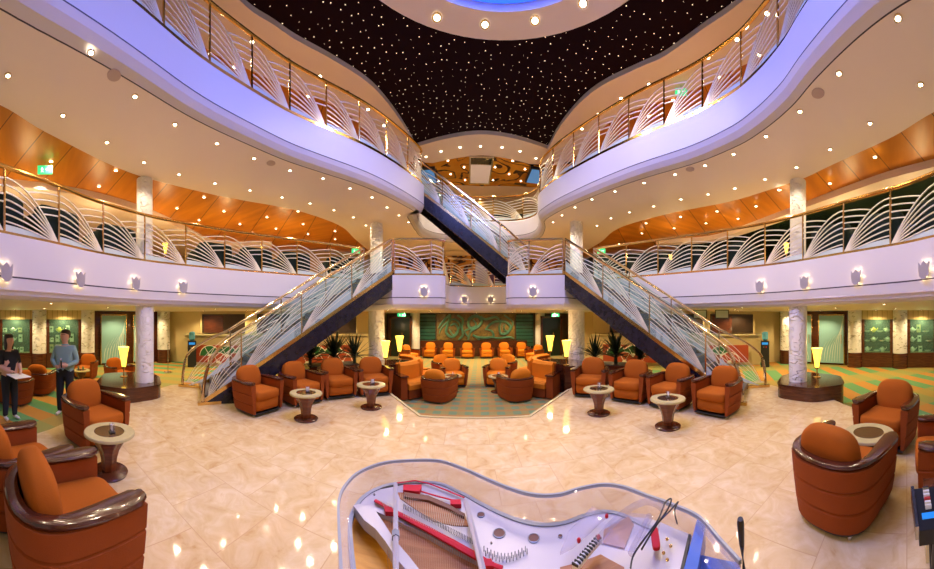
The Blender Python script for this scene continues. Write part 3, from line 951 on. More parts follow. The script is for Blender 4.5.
# ------------------------------------------------------------------ staircases
def staircase(label, a0, a1, z0, z1, wdir, w, nsteps, nb, near_first=True, flare=True, depth=.40, railm='rail', bays=None):
    """a0 bottom, a1 top (plan points of the near stringer), wdir unit plan vector across the stair"""
    t = thing('staircase', label, 'staircase', (0, 0, 0))
    a0, a1 = Vector((a0[0], a0[1], z0)), Vector((a1[0], a1[1], z1))
    across = Vector((wdir[0], wdir[1], 0))
    run = a1 - a0
    h = Vector((run.x, run.y, 0)).normalized()
    for s in (0, 1):
        o = a0 + across * (w * s)
        e = a1 + across * (w * s)
        th = across * (.06 if s == 0 else -.06)
        for nm, up, dn, m in (('stringer', .02, -depth, 'stringer'), ('stringer_cap', .11, .02, 'brass' if s == 0 else 'brass')):
            tk = th * (1.0 if nm == 'stringer' else 1.25)
            lo, hi = o + h * (.25 if nm == 'stringer' else 0.0), e
            vs = [o + Vector((0, 0, max(0, up))), e + Vector((0, 0, up)), e + Vector((0, 0, dn)), o + (h * .62 if nm == 'stringer' else h * 0) + Vector((0, 0, 0 if nm == 'stringer' else dn))]
            vs = vs + [v + tk for v in vs]
            MB().use(m).add(vs, [(0, 1, 2, 3), (7, 6, 5, 4), (0, 4, 5, 1), (1, 5, 6, 2), (2, 6, 7, 3), (3, 7, 4, 0)]).build(nm, None, t)
    for i in range(nsteps):
        f = (i + .5) / nsteps
        c = a0 + run * f + across * (w / 2)
        zt = z0 + (z1 - z0) * (i + 1) / nsteps
        MB().use('tread').box((c.x, c.y, zt - .03), (w - .14, run.xy.length / nsteps + .02, .05), math.atan2(across.y, across.x)).use('brass').box((c.x - h.x * run.xy.length / nsteps * .5, c.y - h.y * run.xy.length / nsteps * .5, zt - .03), (w - .14, .02, .055), math.atan2(across.y, across.x)).use('tread').box((c.x + h.x * run.xy.length / nsteps * .42, c.y + h.y * run.xy.length / nsteps * .42, zt + .055), (w - .14, .03, .16), math.atan2(across.y, across.x)).build('tread', None, t)
    # rails
    for s in (0, 1):
        o = a0 + across * (w * s + (.03 if s == 0 else -.03))
        e = a1 + across * (w * s + (.03 if s == 0 else -.03))
        H = .98
        out = across * (-1 if s == 0 else 1)
        pts = []
        if flare:
            foot = o - h * (.02 if s == 0 else .40) + out * (.02 if s == 0 else .30)
            k0 = o + run * .16
            ctrl = [foot, foot + Vector((0, 0, .42)) + h * .03, foot + Vector((0, 0, .80)) + h * .13, foot.lerp(k0, .45) + Vector((0, 0, .92)), k0 + Vector((0, 0, H))]
            pts = catmull(ctrl, 6)
            basep = resample([foot, o + run * .05 + Vector((0, 0, .05)), k0 + Vector((0, 0, .10))], 12)
            # foot plate
            MB().use('brass').prism([X2(foot + out * .06 - h * .10), X2(foot - out * .04 - h * .10), X2(o + h * .35 - out * .04), X2(o + h * .35 + out * .03)], z0, z0 + .06).build('foot_plate', None, t)
            # flared end bay: ribs between the base line and the sweeping rail
            mb = MB().use('rib')
            rp = resample(pts, 12)
            for k in range(1, 7):
                f = k / 7
                mb.tube([basep[0] + Vector((0, 0, .12)) + (h * .02 * k)] + [basep[min(12, j)].lerp(rp[min(12, j)], f * (.35 + .65 * j / 12)) for j in (3, 5, 7, 9, 11, 12)], .009, 4, False)
            mb.use('frost')
            mb.add([basep[j] for j in range(13)] + [basep[j].lerp(rp[j], .20 * j / 12 + .02) for j in range(13)], [(j, j + 1, 14 + j, 13 + j) for j in range(12)])
            mb.build('fan_panel', None, t, fix=False)
            st = k0
        else:
            st = o
        line = [st + Vector((0, 0, H)), e + Vector((0, 0, H))]
        full = (pts[:-1] + resample(line, 10)) if pts else resample(line, 10)
        MB().use(railm).tube(full, .035, 8).build('handrail', None, t, True)
        nbb = nb
        bl = resample([st + Vector((0, 0, .10)), e + Vector((0, 0, .10))], nbb * 10)
        for i in range(nbb + 1):
            p = bl[i * 10]
            MB().use(railm).tube([p, p + Vector((0, 0, H - .10))], .018, 6).build('post', None, t, True)
        for i in range(nbb):
            fan_panel(bl[i * 10:i * 10 + 11][::-1], (H - .10) * .94, 'fan_panel', t, .010, False, True, .30)
    return t
staircase('wide main staircase rising on the left to the middle landing', N0, N1, .3, 3.2, pL, SW, 17, 3)
staircase('wide main staircase rising on the right to the middle landing', R0, R1, .3, 3.2, pR, SW, 17, 3)
staircase('upper staircase crossing the void from the right landing to the left upper balcony', (1.85, 8.30), (-1.60, 8.30), 3.2, 5.95, (0, 1), 1.05, 16, 4, flare=False, depth=.34)

# ------------------------------------------------------------------ tulip sconces
def tulip(px, py, label, contour=D2):
    h = hit(contour, px)
    r, p, n = h
    z = ZC + (HY - py) * r / F
    ux = Vector((-n.y, n.x, 0))
    n3 = Vector((n.x, n.y, 0))
    t = thing('wall_sconce', label, 'wall lamp', (p.x, p.y, z), 0, 'tulip lamps on the middle balcony front')
    s = 1.0
    out = [(-.03, -.13), (.03, -.13), (.085, -.08), (.10, .0), (.105, .13), (.055, .075), (.045, .10), (0, .145), (-.045, .10), (-.055, .075), (-.105, .13), (-.10, .0), (-.085, -.08)]
    MB().use('tulip').vprism(out, n3 * .06, ux, n3, .018).build('tulip_plate', None, t)
    MB().use('brass').vprism([(-.02, -.03), (.02, -.03), (.02, .03), (-.02, .03)], n3 * .0, ux, n3, .06).build('bracket', None, t)
    MB().use('glow').vprism([(a * .3, b * .3 + .02) for a, b in out], n3 * .04, ux, n3, .012).build('lamp', None, t)
    for sx, sz in ((-.115, .02), (.115, .02), (-.06, -.12), (.06, -.12), (-.05, .15), (.05, .15)):
        POINTS.append((p.x + n.x * .035 + ux.x * sx, p.y + n.y * .035 + ux.y * sx, z + sz, .16, .015))
for i, (px, py) in enumerate([(4, 273), (78, 280), (134, 284), (182, 288)]):
    tulip(px, py, 'tulip shaped wall lamp on the left balcony front, %s from the left' % ('first', 'second', 'third', 'fourth')[i])
for i, (px, py) in enumerate([(761, 287), (806, 283), (858, 278), (926.6, 271)]):
    tulip(px, py, 'tulip shaped wall lamp on the right balcony front, %s from the right' % ('fourth', 'third', 'second', 'first')[i])
tulip(424, 292, 'tulip shaped wall lamp on the front of the left landing')
tulip(533, 292, 'tulip shaped wall lamp on the front of the right landing')
tulip(464, 300, 'tulip shaped wall lamp left of centre on the far balcony front')
tulip(491, 300, 'tulip shaped wall lamp right of centre on the far balcony front')
# ------------------------------------------------------------------ club chairs
def upath(n=26, hw=.335, f=-.36, yb=.05, ry=.31):
    pts = [(-hw + .01, f), (-hw, f + .14), (-hw, f + .28)]
    for i in range(n + 1):
        a = PI - PI * i / n
        pts.append((hw * math.copysign(abs(math.cos(a)) ** .75, math.cos(a)), yb + ry * abs(math.sin(a)) ** .75))
    pts += [(hw, f + .28), (hw, f + .14), (hw - .01, f)]
    return [Vector(p) for p in pts]

def make_chair(label, shell='shell', cush='cush'):
    t = thing('club_chair', label, 'armchair')
    path = resample(upath(), 30)
    mid = path
    k = len(path)
    # shell: ring of (offset to outside, z); outside is left of travel on this path
    ring = [(.005, .06), (.030, .205), (.016, .217), (.032, .23), (.050, .375), (.036, .387), (.052, .40), (.064, .55), (-.035, .55), (-.035, .06)]
    mb = MB().use(shell)
    offs = [offset(path, o) for o, z in ring]
    vs = [(offs[j][i].x, offs[j][i].y, ring[j][1]) for i in range(k) for j in range(len(ring))]
    n = len(ring)
    fs = [(i * n + j, i * n + (j + 1) % n, (i + 1) * n + (j + 1) % n, (i + 1) * n + j) for i in range(k - 1) for j in range(n)]
    fs += [tuple(range(n)), tuple(range((k - 1) * n, k * n))[::-1]]
    mb.add(vs, fs).build('shell', None, t, True)
    # wooden rail, wider on the arms
    mb = MB().use('armwood')
    vs, sec = [], 10
    for i, p in enumerate(path):
        u = abs(i / (k - 1) * 2 - 1)
        w = .046 + .034 * min(1, max(0, (u - .45) / .35))
        if u > .94:
            w *= math.sqrt(max(.05, 1 - ((u - .94) / .07) ** 2))
        a, b = Vector(path[max(i - 1, 0)]), Vector(path[min(i + 1, k - 1)])
        tt = (b - a).normalized()
        nn = Vector((-tt.y, tt.x))
        for j in range(sec):
            g = 2 * PI * j / sec
            x = math.copysign(abs(math.cos(g)) ** .7, math.cos(g)) * w + .012
            z = math.copysign(abs(math.sin(g)) ** .7, math.sin(g)) * .024
            vs.append((p.x + nn.x * x, p.y + nn.y * x, .572 + z + .012 * u))
    fs = [(i * sec + j, i * sec + (j + 1) % sec, (i + 1) * sec + (j + 1) % sec, (i + 1) * sec + j) for i in range(k - 1) for j in range(sec)]
    fs += [tuple(range(sec)), tuple(range((k - 1) * sec, k * sec))[::-1]]
    mb.add(vs, fs).build('arm_rail', None, t, True)
    MB().use(cush).sup((0, -.06, .345), (.295, .33, .085), .35, .3, 28, 10).build('seat_cushion', None, t, 'full')
    MB().use(cush).sup((0, -.06, .185), (.29, .305, .105), .25, .25, 28, 8).build('front_panel', None, t, 'full')
    tilt = Matrix.Rotation(math.radians(-12), 3, 'X')
    MB().use(cush).sup((0, .20, .57), (.27, .105, .238), .72, .62, 28, 14, tilt).build('back_cushion', None, t, 'full')
    for x, y in ((-.29, -.30), (.29, -.30), (-.22, .27), (.22, .27)):
        MB().use('foot').lathe([(.020, 0), (.024, .03), (.022, .07)], (x, y, 0), 10).build('foot', None, t, True)
    MB().use('black').prism([X2(p) for p in offset(path, -.012)], .035, .062).build('base', None, t)
    return t
MZ = .3
protos = {}
def chair(x, y, z, dx, dy, label, group=None, cush='cush'):
    chair0 = protos.get(cush)
    if chair0 is None:
        chair0 = protos[cush] = make_chair(label, 'shell', cush)
        o = chair0
        o.location = (x, y, z)
        o.rotation_euler = (0, 0, rzf(dx, dy))
        if group: o['group'] = group
    else:
        o = dup(chair0, (x, y, z), rzf(dx, dy), label)
        if 'group' in o: del o['group']
        if group: o['group'] = group
    return o
G = 'rust club chairs'
chair(-1.84, .27, MZ, -.2, .98, 'rust club chair at the bottom left corner seen from behind its arm', G)
chair(-2.48, -.10, MZ, -.42, .9, 'rust club chair cut by the left edge of the photo beside the corner chair', G)
chair(-3.80, .90, MZ, .93, .37, 'rust club chair behind the stone rimmed table on the left, facing us', G)
chair(-3.58, 3.80, MZ, 1, -.12, 'rust club chair at the foot of the left staircase, nearest of its row', G)
chair(-3.24, 4.74, MZ, .93, -.37, 'rust club chair second from the foot of the left staircase', G)
chair(-2.82, 5.56, MZ, .75, -.66, 'rust club chair third from the foot of the left staircase', G)
chair(-2.13, 6.08, MZ, .55, -.84, 'rust club chair at the inner end of the left row near the lamps', G)
chair(4.02, 3.18, MZ, -.98, -.18, 'rust club chair at the foot of the right staircase, nearest of its row', G)
chair(3.68, 4.08, MZ, -.95, -.3, 'rust club chair second from the foot of the right staircase', G)
chair(3.30, 4.92, MZ, -.85, -.55, 'rust club chair third from the foot of the right staircase', G)
chair(2.72, 5.72, MZ, -.6, -.8, 'rust club chair at the inner end of the right row near the lamps', G)
chair(2.40, .56, MZ, .95, -.30, 'rust club chair turned away from us in the right foreground', G)
chair(3.86, .24, MZ, -.95, .32, 'rust club chair facing us across the right hand table', G)
chair(2.72, -.47, MZ, .03, 1, 'rust club chair cut by the right edge of the photo behind the console', G)
# sunken lounge
AX = .5
lounge = [(-.70, 6.85, .35, .94, 'front, turned away from us'), (-.42, 8.45, .25, -.97, 'middle, facing the aisle'), (-.78, 9.42, .6, -.8, 'just behind the middle chair'), (-2.75, 13.1, .85, -.5, 'far corner beside the serpent mural')]
for x, y, dx, dy, w in lounge:
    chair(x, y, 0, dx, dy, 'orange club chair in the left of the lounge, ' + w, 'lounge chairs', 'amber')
for x, y, dx, dy, w in lounge:
    x2 = AX - x if w[0] != 'f' or 'corner' in w else AX - x + .02
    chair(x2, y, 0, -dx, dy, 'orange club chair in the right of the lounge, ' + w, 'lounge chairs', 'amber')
for i, px in enumerate((429.7, 448, 467.4, 486.5, 504.7, 523)):
    p = A(px, 14.75)
    chair(p.x, 14.75, 0, 0, -1, 'orange club chair in the back row under the serpent mural, %s from the left' % ('first', 'second', 'third', 'fourth', 'fifth', 'sixth')[i], 'back row chairs', 'amber')
# left promenade
for px, r, dx, dy, w in ((16, 6.7, -.5, -.8, 'beside the woman, turned to the shops'), (40, 7.6, -.9, .4, 'right behind the standing man, turned to the shops'), (86, 9.6, .8, -.55, 'before the etched glass door by a small table'), (118, 8.6, .9, .3, 'behind the lamp on the left plinth')):
    p = A(px, r)
    chair(p.x, p.y, 0, dx, dy, 'rust club chair on the left promenade, ' + w, 'promenade chairs')
# dark green sofas on the middle gallery, backs to the railing
def make_sofa(label):
    t = thing('gallery_sofa', label, 'sofa')
    MB().use('greenseat').sup((0, .30, .36), (.46, .11, .32), .3, .3, 24, 10).build('backrest', None, t, 'full')
    MB().use('greenseat').sup((0, -.04, .28), (.38, .34, .16), .3, .3, 24, 8).build('seat', None, t, 'full')
    for s in (-1, 1):
        MB().use('greenseat').sup((s * .42, -.02, .30), (.08, .36, .25), .4, .4, 16, 8).build('arm', None, t, 'full')
        for y in (-.3, .3):
            MB().use('foot').lathe([(.02, 0), (.025, .10)], (s * .36, y, 0), 8).build('leg', None, t)
    return t
g0 = None
for c, s in ((d2_left, 'left'), (d2_right, 'right')):
    q = resample(offset(c, .55), 40)
    for i in range(9):
        if i == 4:
            continue
        k = (3 if s == 'left' else 2) + int(i * 4.4)
        p, a, b = q[k], q[k - 1], q[k + 1]
        tt = (b - a).normalized()
        lab = 'dark green sofa with its back to the %s middle railing' % s
        if g0 is None:
            g0 = make_sofa(lab); o = g0
        else:
            o = dup(g0, (0, 0, 0), 0, lab)
        o.location = (p.x, p.y, 3.2)
        o.rotation_euler = (0, 0, rzf(-tt.y, tt.x))
        o['group'] = 'sofas along the %s middle railing' % s
# ------------------------------------------------------------------ cocktail tables
def make_table(label):
    t = thing('cocktail_table', label, 'table')
    MB().use('tabletop').lathe([(.165, .452), (.27, .452), (.278, .442), (.278, .425), (.26, .415), (.165, .415)], (0, 0, 0), 40, False).build('rim', None, t, True)
    MB().use('tableglass').lathe([(.17, .449), (.001, .449)], (0, 0, 0), 32, False).build('glass_inset', None, t, True)
    mb = MB().use('woodred')
    prof = [(.075, .03), (.082, .10), (.09, .18), (.115, .27), (.165, .36), (.205, .415)]
    n = 32
    vs, fs = [], []
    for r, z in prof:
        for j in range(n):
            a = 2 * PI * j / n
            q = r * (1 + .07 * math.cos(8 * a))
            vs.append((q * math.cos(a), q * math.sin(a), z))
    for i in range(len(prof) - 1):
        for j in range(n):
            x, y = i * n + j, i * n + (j + 1) % n
            fs.append((x, y, y + n, x + n))
    fs.append(tuple(range((len(prof) - 1) * n, len(prof) * n)))
    mb.add(vs, fs).build('fluted_pedestal', None, t, True)
    MB().use('wood').lathe([(.20, 0), (.205, .02), (.19, .032), (.07, .04)], (0, 0, 0), 36).build('base', None, t, True)
    return t
table0 = None
def table(x, y, z, label, group='cocktail tables'):
    global table0
    if table0 is None:
        table0 = make_table(label)
        o = table0
    else:
        o = dup(table0, (0, 0, 0), 0, label)
    o.location = (x, y, z)
    o['group'] = group
    return o
holder0 = None
def holder(x, y, z, label, rz=0., s=1.):
    """small menu cube with a card and a tealight glass"""
    global holder0
    if holder0 is None:
        holder0 = thing('menu_holder', label, 'menu holder')
        MB().use('acrylic').box((0, 0, .045), (.07, .05, .09)).build('stand', None, holder0)
        MB().use('paper').box((0, -.004, .055), (.052, .006, .06)).build('card', None, holder0)
        MB().use('black').box((0, 0, .004), (.075, .055, .008)).build('foot_plate', None, holder0)
        o = holder0
    else:
        o = dup(holder0, (0, 0, 0), 0, label)
    o.location = (x, y, z)
    o.rotation_euler = (0, 0, rz)
    o['group'] = 'menu holders on the tables'
    return o
tabs = [(-2.92, .88, MZ, 'round stone rimmed table between the chairs in the left foreground'),
        (2.99, .41, MZ, 'round stone rimmed table between the chairs in the right foreground'),
        (-2.56, 3.95, MZ, 'round pedestal table before the left row of chairs, nearer one'),
        (-1.79, 5.02, MZ, 'round pedestal table before the left row of chairs, farther one'),
        (2.87, 3.29, MZ, 'round pedestal table before the right row of chairs, nearer one'),
        (2.26, 4.44, MZ, 'round pedestal table before the right row of chairs, farther one'),
        (-.42, 7.72, 0, 'round table beside the front chair in the left of the lounge'),
        (-1.05, 10.4, 0, 'round table at the back of the left lounge seats'),
        (AX + .35, 7.62, 0, 'round table beside the front chair in the right of the lounge'),
        (AX + 1.05, 10.4, 0, 'round table at the back of the right lounge seats'),
        (A(81, 8.6).x, A(81, 8.6).y, 0, 'round table behind the standing man on the left promenade')]
for i, (x, y, z, l) in enumerate(tabs):
    table(x, y, z, l)
    if i != 1 and i < 10:
        holder(x + (.02 if i else .04), y + .02, z + .452, 'little menu holder on the ' + l.replace('round ', '').replace('stone rimmed ', '').replace('pedestal ', ''), .3 * i)
# tumblers on the promenade table
for k, (dx, dy) in enumerate(((.08, .05), (-.05, -.07))):
    o = MB().use('pane').lathe([(.028, 0), (.034, .11), (.031, .11), (.026, .008), (.001, .008)], (0, 0, 0), 16).use('tableglass').lathe([(.024, .01), (.028, .07), (.001, .07)], (0, 0, 0), 12).build('tumbler', smooth=True)
    o.location = (A(81, 8.6).x + dx, A(81, 8.6).y + dy, .452)
    tag(o, 'dark drink tumbler on the table behind the standing man', 'glass', 'tumblers on the promenade table')

# ------------------------------------------------------------------ plinths, planters, banquettes
def rounded(poly, r=.15, n=4):
    out = []
    k = len(poly)
    for i in range(k):
        p, a, b = Vector(poly[i]), Vector(poly[i - 1]), Vector(poly[(i + 1) % k])
        d0, d1 = (a - p).normalized(), (b - p).normalized()
        s, e = p + d0 * r, p + d1 * r
        for j in range(n + 1):
            t = j / n
            out.append(s.lerp(p, t).lerp(p.lerp(e, t), t))
    return [X2(p) for p in out]
def plinth(poly, h, label):
    t = thing('wooden_plinth', label, 'plinth', (0, 0, 0))
    rp = rounded(poly, .22, 5)
    MB().use('wood').prism(rp, 0, h - .03).build('body', None, t, True)
    c = sum((Vector(p) for p in rp), Vector((0, 0))) / len(rp)
    MB().use('armwood').prism([X2(c + (Vector(p) - c) * 1.02) for p in rp], h - .03, h).build('top', None, t, True)
    return t
plinth([(-5.80, 1.42), (-5.22, 1.95), (-5.30, 2.75), (-6.2, 3.15), (-6.9, 2.9), (-7.0, 2.0)], .6, 'curved wooden plinth around the left column')
plinth([(5.85, 1.32), (6.75, 1.65), (7.0, 2.7), (6.3, 3.0), (5.38, 2.7), (5.32, 1.85)], .6, 'curved wooden plinth around the right column')
# low hedge planters behind the chair rows under the stairs
def trough(poly, h, label):
    t = thing('planter_box', label, 'planter')
    MB().use('wood').prism(poly, 0, h).build('box', None, t)
    c = sum((Vector(p) for p in poly), Vector((0, 0))) / len(poly)
    MB().use('pot').prism([X2(c + (Vector(p) - c) * .9) for p in poly], h, h + .012).build('soil', None, t)
    return t
trough([(-3.75, 5.95), (-2.75, 7.0), (-3.25, 7.5), (-4.25, 6.45)], .78, 'dark planter box of spiky palms behind the left row of chairs')
trough([(3.15, 6.75), (4.15, 5.75), (4.65, 6.2), (3.7, 7.2)], .78, 'dark planter box of spiky palms behind the right row of chairs')
def palm(x, y, z, s, label, group):
    t = thing('spiky_palm', label, 'plant', (x, y, z), random.uniform(0, 6), group)
    MB().use('leaf').lathe([(.05, 0), (.04, .25 * s)], (0, 0, 0), 8).build('stem', None, t, True)
    mb = MB().use('leaf')
    for k in range(60):
        a = random.uniform(0, 2 * PI)
        el = random.uniform(.15, 1.4)
        L = random.uniform(.45, .78) * s
        d = Vector((math.cos(a) * math.cos(el), math.sin(a) * math.cos(el), math.sin(el)))
        sd = Vector((-math.sin(a), math.cos(a), 0))
        b = Vector((0, 0, random.uniform(.12, .25) * s))
        pts = []
        for j in range(5):
            f = j / 4
            c = b + d * (L * f) - Vector((0, 0, .28 * L * f * f * math.cos(el)))
            w = .028 * s * (math.sin(PI * min(1, .18 + f * .8)) if f < 1 else 0)
            pts.append((c - sd * w, c + Vector((0, 0, -.008)), c + sd * w))
        vs = [v for tr in pts for v in tr]
        mb.add(vs, [(3 * j + i, 3 * j + i + 1, 3 * j + i + 4, 3 * j + i + 3) for j in range(4) for i in range(2)])
    mb.build('fronds', None, t, fix=False)
for x, y, s, w in ((-3.95, 6.30, .9, 'left end of the left planter box'), (-3.45, 6.75, 1.15, 'middle of the left planter box'), (-3.02, 7.12, 1.0, 'right end of the left planter box')):
    palm(x, y, .79, s, 'spiky dark palm at the ' + w, 'palms behind the chairs')
for x, y, s, w in ((3.42, 6.95, 1.0, 'left end of the right planter box'), (3.85, 6.55, 1.25, 'middle of the right planter box'), (4.32, 6.10, .9, 'right end of the right planter box')):
    palm(x, y, .79, s, 'spiky dark palm at the ' + w, 'palms behind the chairs')

def lamp(x, y, z, h, label):
    t = thing('table_lamp', label, 'lamp', (x, y, z))
    s = h / .68
    MB().use('brass').lathe([(.09 * s, 0), (.09 * s, .015), (.02, .03), (.015, .2 * s), (.03, .26 * s)], (0, 0, 0), 16).build('base', None, t, True)
    MB().use('shade').lathe([(.045 * s, .22 * s), (.065 * s, .36 * s), (.095 * s, .55 * s), (.125 * s, .68 * s), (.115 * s, .675 * s), (.085 * s, .55 * s), (.04 * s, .24 * s)], (0, 0, 0), 20, False).build('shade', None, t, True)
    MB().use('brass').lathe([(.05 * s, .20 * s), (.055 * s, .235 * s)], (0, 0, 0), 16).build('collar', None, t, True)
    POINTS.append((x, y, z + h + .12, 14))
lamp(-6.40, 2.30, .6, .72, 'glowing yellow torch lamp on the left wooden plinth')
lamp(6.38, 2.12, .6, .70, 'glowing yellow torch lamp on the right wooden plinth')
pl = [(-2.0, 6.86)] + [(-2.55 + .92 * math.cos(math.radians(g)), 7.95 + .92 * math.sin(math.radians(g))) for g in range(-56, 52, 12)] + [(-2.3, 8.28), (-2.72, 8.0), (-2.9, 7.3), (-2.5, 6.76)]
for s, sg in (('left', 1), ('right', -1)):
    f = (lambda p: p) if sg == 1 else (lambda p: (AX - p[0], p[1]))
    t = thing('planter_box', 'low wooden planter with lamps behind the %s banquette of the lounge' % s, 'planter')
    pp = [f(p) for p in pl]
    MB().use('wood').prism(pp, 0, .74).build('box', None, t)
    MB().use('armwood').prism(pp, .74, .77).build('top', None, t)
    x, y = f((-2.10, 7.02)); lamp(x, y, .77, .66, 'glowing yellow lamp on the near end of the %s lounge planter' % s)
    x, y = f((-2.06, 8.38)); lamp(x, y, .77, .72, 'glowing yellow lamp on the far end of the %s lounge planter' % s)
    # curved banquette wrapped round the planter
    t = thing('banquette', 'curved orange banquette in the %s half of the sunken lounge' % s, 'sofa')
    cx, cy = f((-2.55, 7.95))
    arc = lambda r, a: (cx + sg * r * math.cos(a), cy + r * math.sin(a))
    aa = [math.radians(-48 + 8.5 * i) for i in range(15)]
    def ringseg(name, r0, r1, z0, z1, m, a=aa, rnd=.0):
        mb = MB().use(m)
        vs = []
        sec = [(r0, z0), (r1, z0), (r1, z1 - rnd), (r1 - rnd, z1), (r0 + rnd, z1), (r0, z1 - rnd)]
        for q in a:
            for r, z in sec:
                x, y = arc(r, q)
                vs.append((x, y, z))
        n = len(sec)
        fs = [(i * n + j, i * n + (j + 1) % n, (i + 1) * n + (j + 1) % n, (i + 1) * n + j) for i in range(len(a) - 1) for j in range(n)]
        fs += [tuple(range(n)), tuple(range((len(a) - 1) * n, len(a) * n))]
        return mb.add(vs, fs).build(name, None, t, True)
    ringseg('base', 1.12, 1.72, .04, .26, 'shell')
    ringseg('back_shell', 1.02, 1.14, .04, .80, 'shell')
    ringseg('back_rail', 1.00, 1.16, .80, .84, 'amber', rnd=.015)
    for k in range(3):
        seg = aa[k * 5:k * 5 + 5] if k < 2 else aa[10:15]
        ringseg('seat_cushion', 1.16, 1.74, .26, .42, 'amber', seg, .05)
        ringseg('back_cushion', 1.10, 1.28, .42, .86, 'amber', seg, .07)
    for q in (aa[0] - .07, aa[-1] + .07):
        ringseg('arm', 1.02, 1.70, .04, .58, 'shell', [q - .05, q + .05], .02)
        ringseg('arm_rail', 1.0, 1.74, .58, .615, 'armwood', [q - .06, q + .06], .01)

# table lamps on the middle gallery behind the railings
for c, s in ((d2_left, 'left'), (d2_right, 'right')):
    q = resample(offset(c, 1.75), 7)
    for i in range(1, 7):
        p = q[i]
        t = thing('side_table', 'small dark side table on the %s middle gallery behind the railing' % s, 'table', (p.x, p.y, 3.2), 0, 'side tables on the %s gallery' % s)
        MB().use('wood').lathe([(.24, .5), (.24, .53)], n=20).build('table_top', None, t)
        MB().use('wood').lathe([(.16, 0), (.15, .03), (.03, .05), (.03, .5)], n=12).build('pedestal', None, t)
        lamp(p.x, p.y, 3.73, .45, 'glowing lamp on a side table of the %s middle gallery' % s)
        o = C.objects[[x.name for x in C.objects if x.name.startswith('table_lamp')][-1]]
        POINTS[-1] = (p.x, p.y, 3.73 + .55, 22)
for o in C.objects:
    if o.name.startswith('table_lamp') and 'side table of the' in o['label']:
        o['group'] = 'lamps on the %s gallery' % ('left' if 'left' in o['label'] else 'right')
# ------------------------------------------------------------------ lower deck back and side fittings
def vpanel(name, a, b, z0, z1, m, out=.03, th=.03, parent=None):
    """a box panel standing on the plan segment a-b, brought out toward the void by out"""
    a, b = Vector(a), Vector(b)
    d = (b - a)
    u = d.normalized()
    n = Vector((u.y, -u.x))
    mb = MB().use(m)
    p = [a + n * out, b + n * out, b + n * (out - th), a + n * (out - th)]
    mb.prism([X2(q) for q in p], z0, z1)
    return mb.build(name, None, parent)
# serpent mural
BY = 15.55
t = thing('serpent_mural', 'long bronze relief mural of coiling green ribbons behind the back row of chairs', 'mural', (0, BY, 0))
x0, x1 = A(437, BY).x * BY / A(437, BY).y, A(514.5, BY).x * BY / A(514.5, BY).y
zc0, zc1 = .88, 2.34
MB().use('bronze').box(((x0 + x1) / 2, -.04, (zc0 + zc1) / 2), (x1 - x0, .06, zc1 - zc0)).build('ground', None, t)
W, Hh = x1 - x0, zc1 - zc0
def rb(pts, r):
    q = catmull([(x0 + W * a, -.10, zc0 + Hh * b) for a, b in pts], 8)
    k = len(q)
    MB().use('ribbon').tube(q, [1.5 * r * (.5 + .5 * math.sin(PI * i / (k - 1)) ** .5) for i in range(k)], 6, True).build('ribbon', None, t, True)
rb([(.02, .45), (.08, .72), (.17, .95), (.14, .6), (.12, .3), (.2, .12), (.27, .35), (.24, .62), (.17, .55)], .05)
rb([(.26, .95), (.33, .8), (.32, .5), (.33, .2), (.28, .02)], .05)
rb([(.40, .02), (.44, .35), (.54, .55), (.57, .78), (.50, .92), (.42, .82), (.40, .6), (.44, .42), (.48, .38)], .06)
rb([(.56, .92), (.62, .80), (.74, .88), (.80, .8)], .045)
rb([(.62, .40), (.68, .60), (.76, .72), (.88, .70), (.94, .5), (.90, .28), (.82, .25), (.80, .5), (.83, .78)], .05)
rb([(.62, .42), (.70, .35), (.72, .15), (.64, .10), (.52, .12), (.46, .2), (.55, .02)], .045)
rb([(.68, .12), (.80, .08), (.92, .12), (.99, .05)], .04)
rb([(.03, .25), (.07, .5), (.2, .8), (.3, .6), (.22, .2), (.16, .42)], .035)
rb([(.46, .8), (.5, .62), (.47, .5), (.36, .35), (.4, .12)], .035)
rb([(.86, .95), (.97, .7), (.93, .35), (.86, .42), (.87, .6)], .035)
# green slatted panels on either side
def slat_wall(px0, px1, label):
    a, b = A(px0, BY), A(px1, BY)
    k = (BY - .02) / BY
    xa, xb = a.x * BY / a.y, b.x * BY / b.y
    t = thing('slatted_panel', label, 'wall panel', ((xa + xb) / 2, BY, 0))
    MB().use('darkgreen').box((0, .0, 1.18), (xb - xa, .04, 2.36)).build('backing', None, t)
    for i in range(9):
        MB().use('green_slat').box((0, -.045, .62 + i * .2), (xb - xa, .05, .15)).build('slat', None, t)
slat_wall(418.5, 435.5, 'dark green slatted panel left of the serpent mural')
slat_wall(516, 533, 'dark green slatted panel right of the serpent mural')
# low mahogany rail behind the back row of chairs
o = MB().use('wood').box((.35, 15.4, .43), (6.0, .10, .86)).build('wooden_dado')
tag(o, 'long dark wooden dado behind the back row of chairs', 'dado')
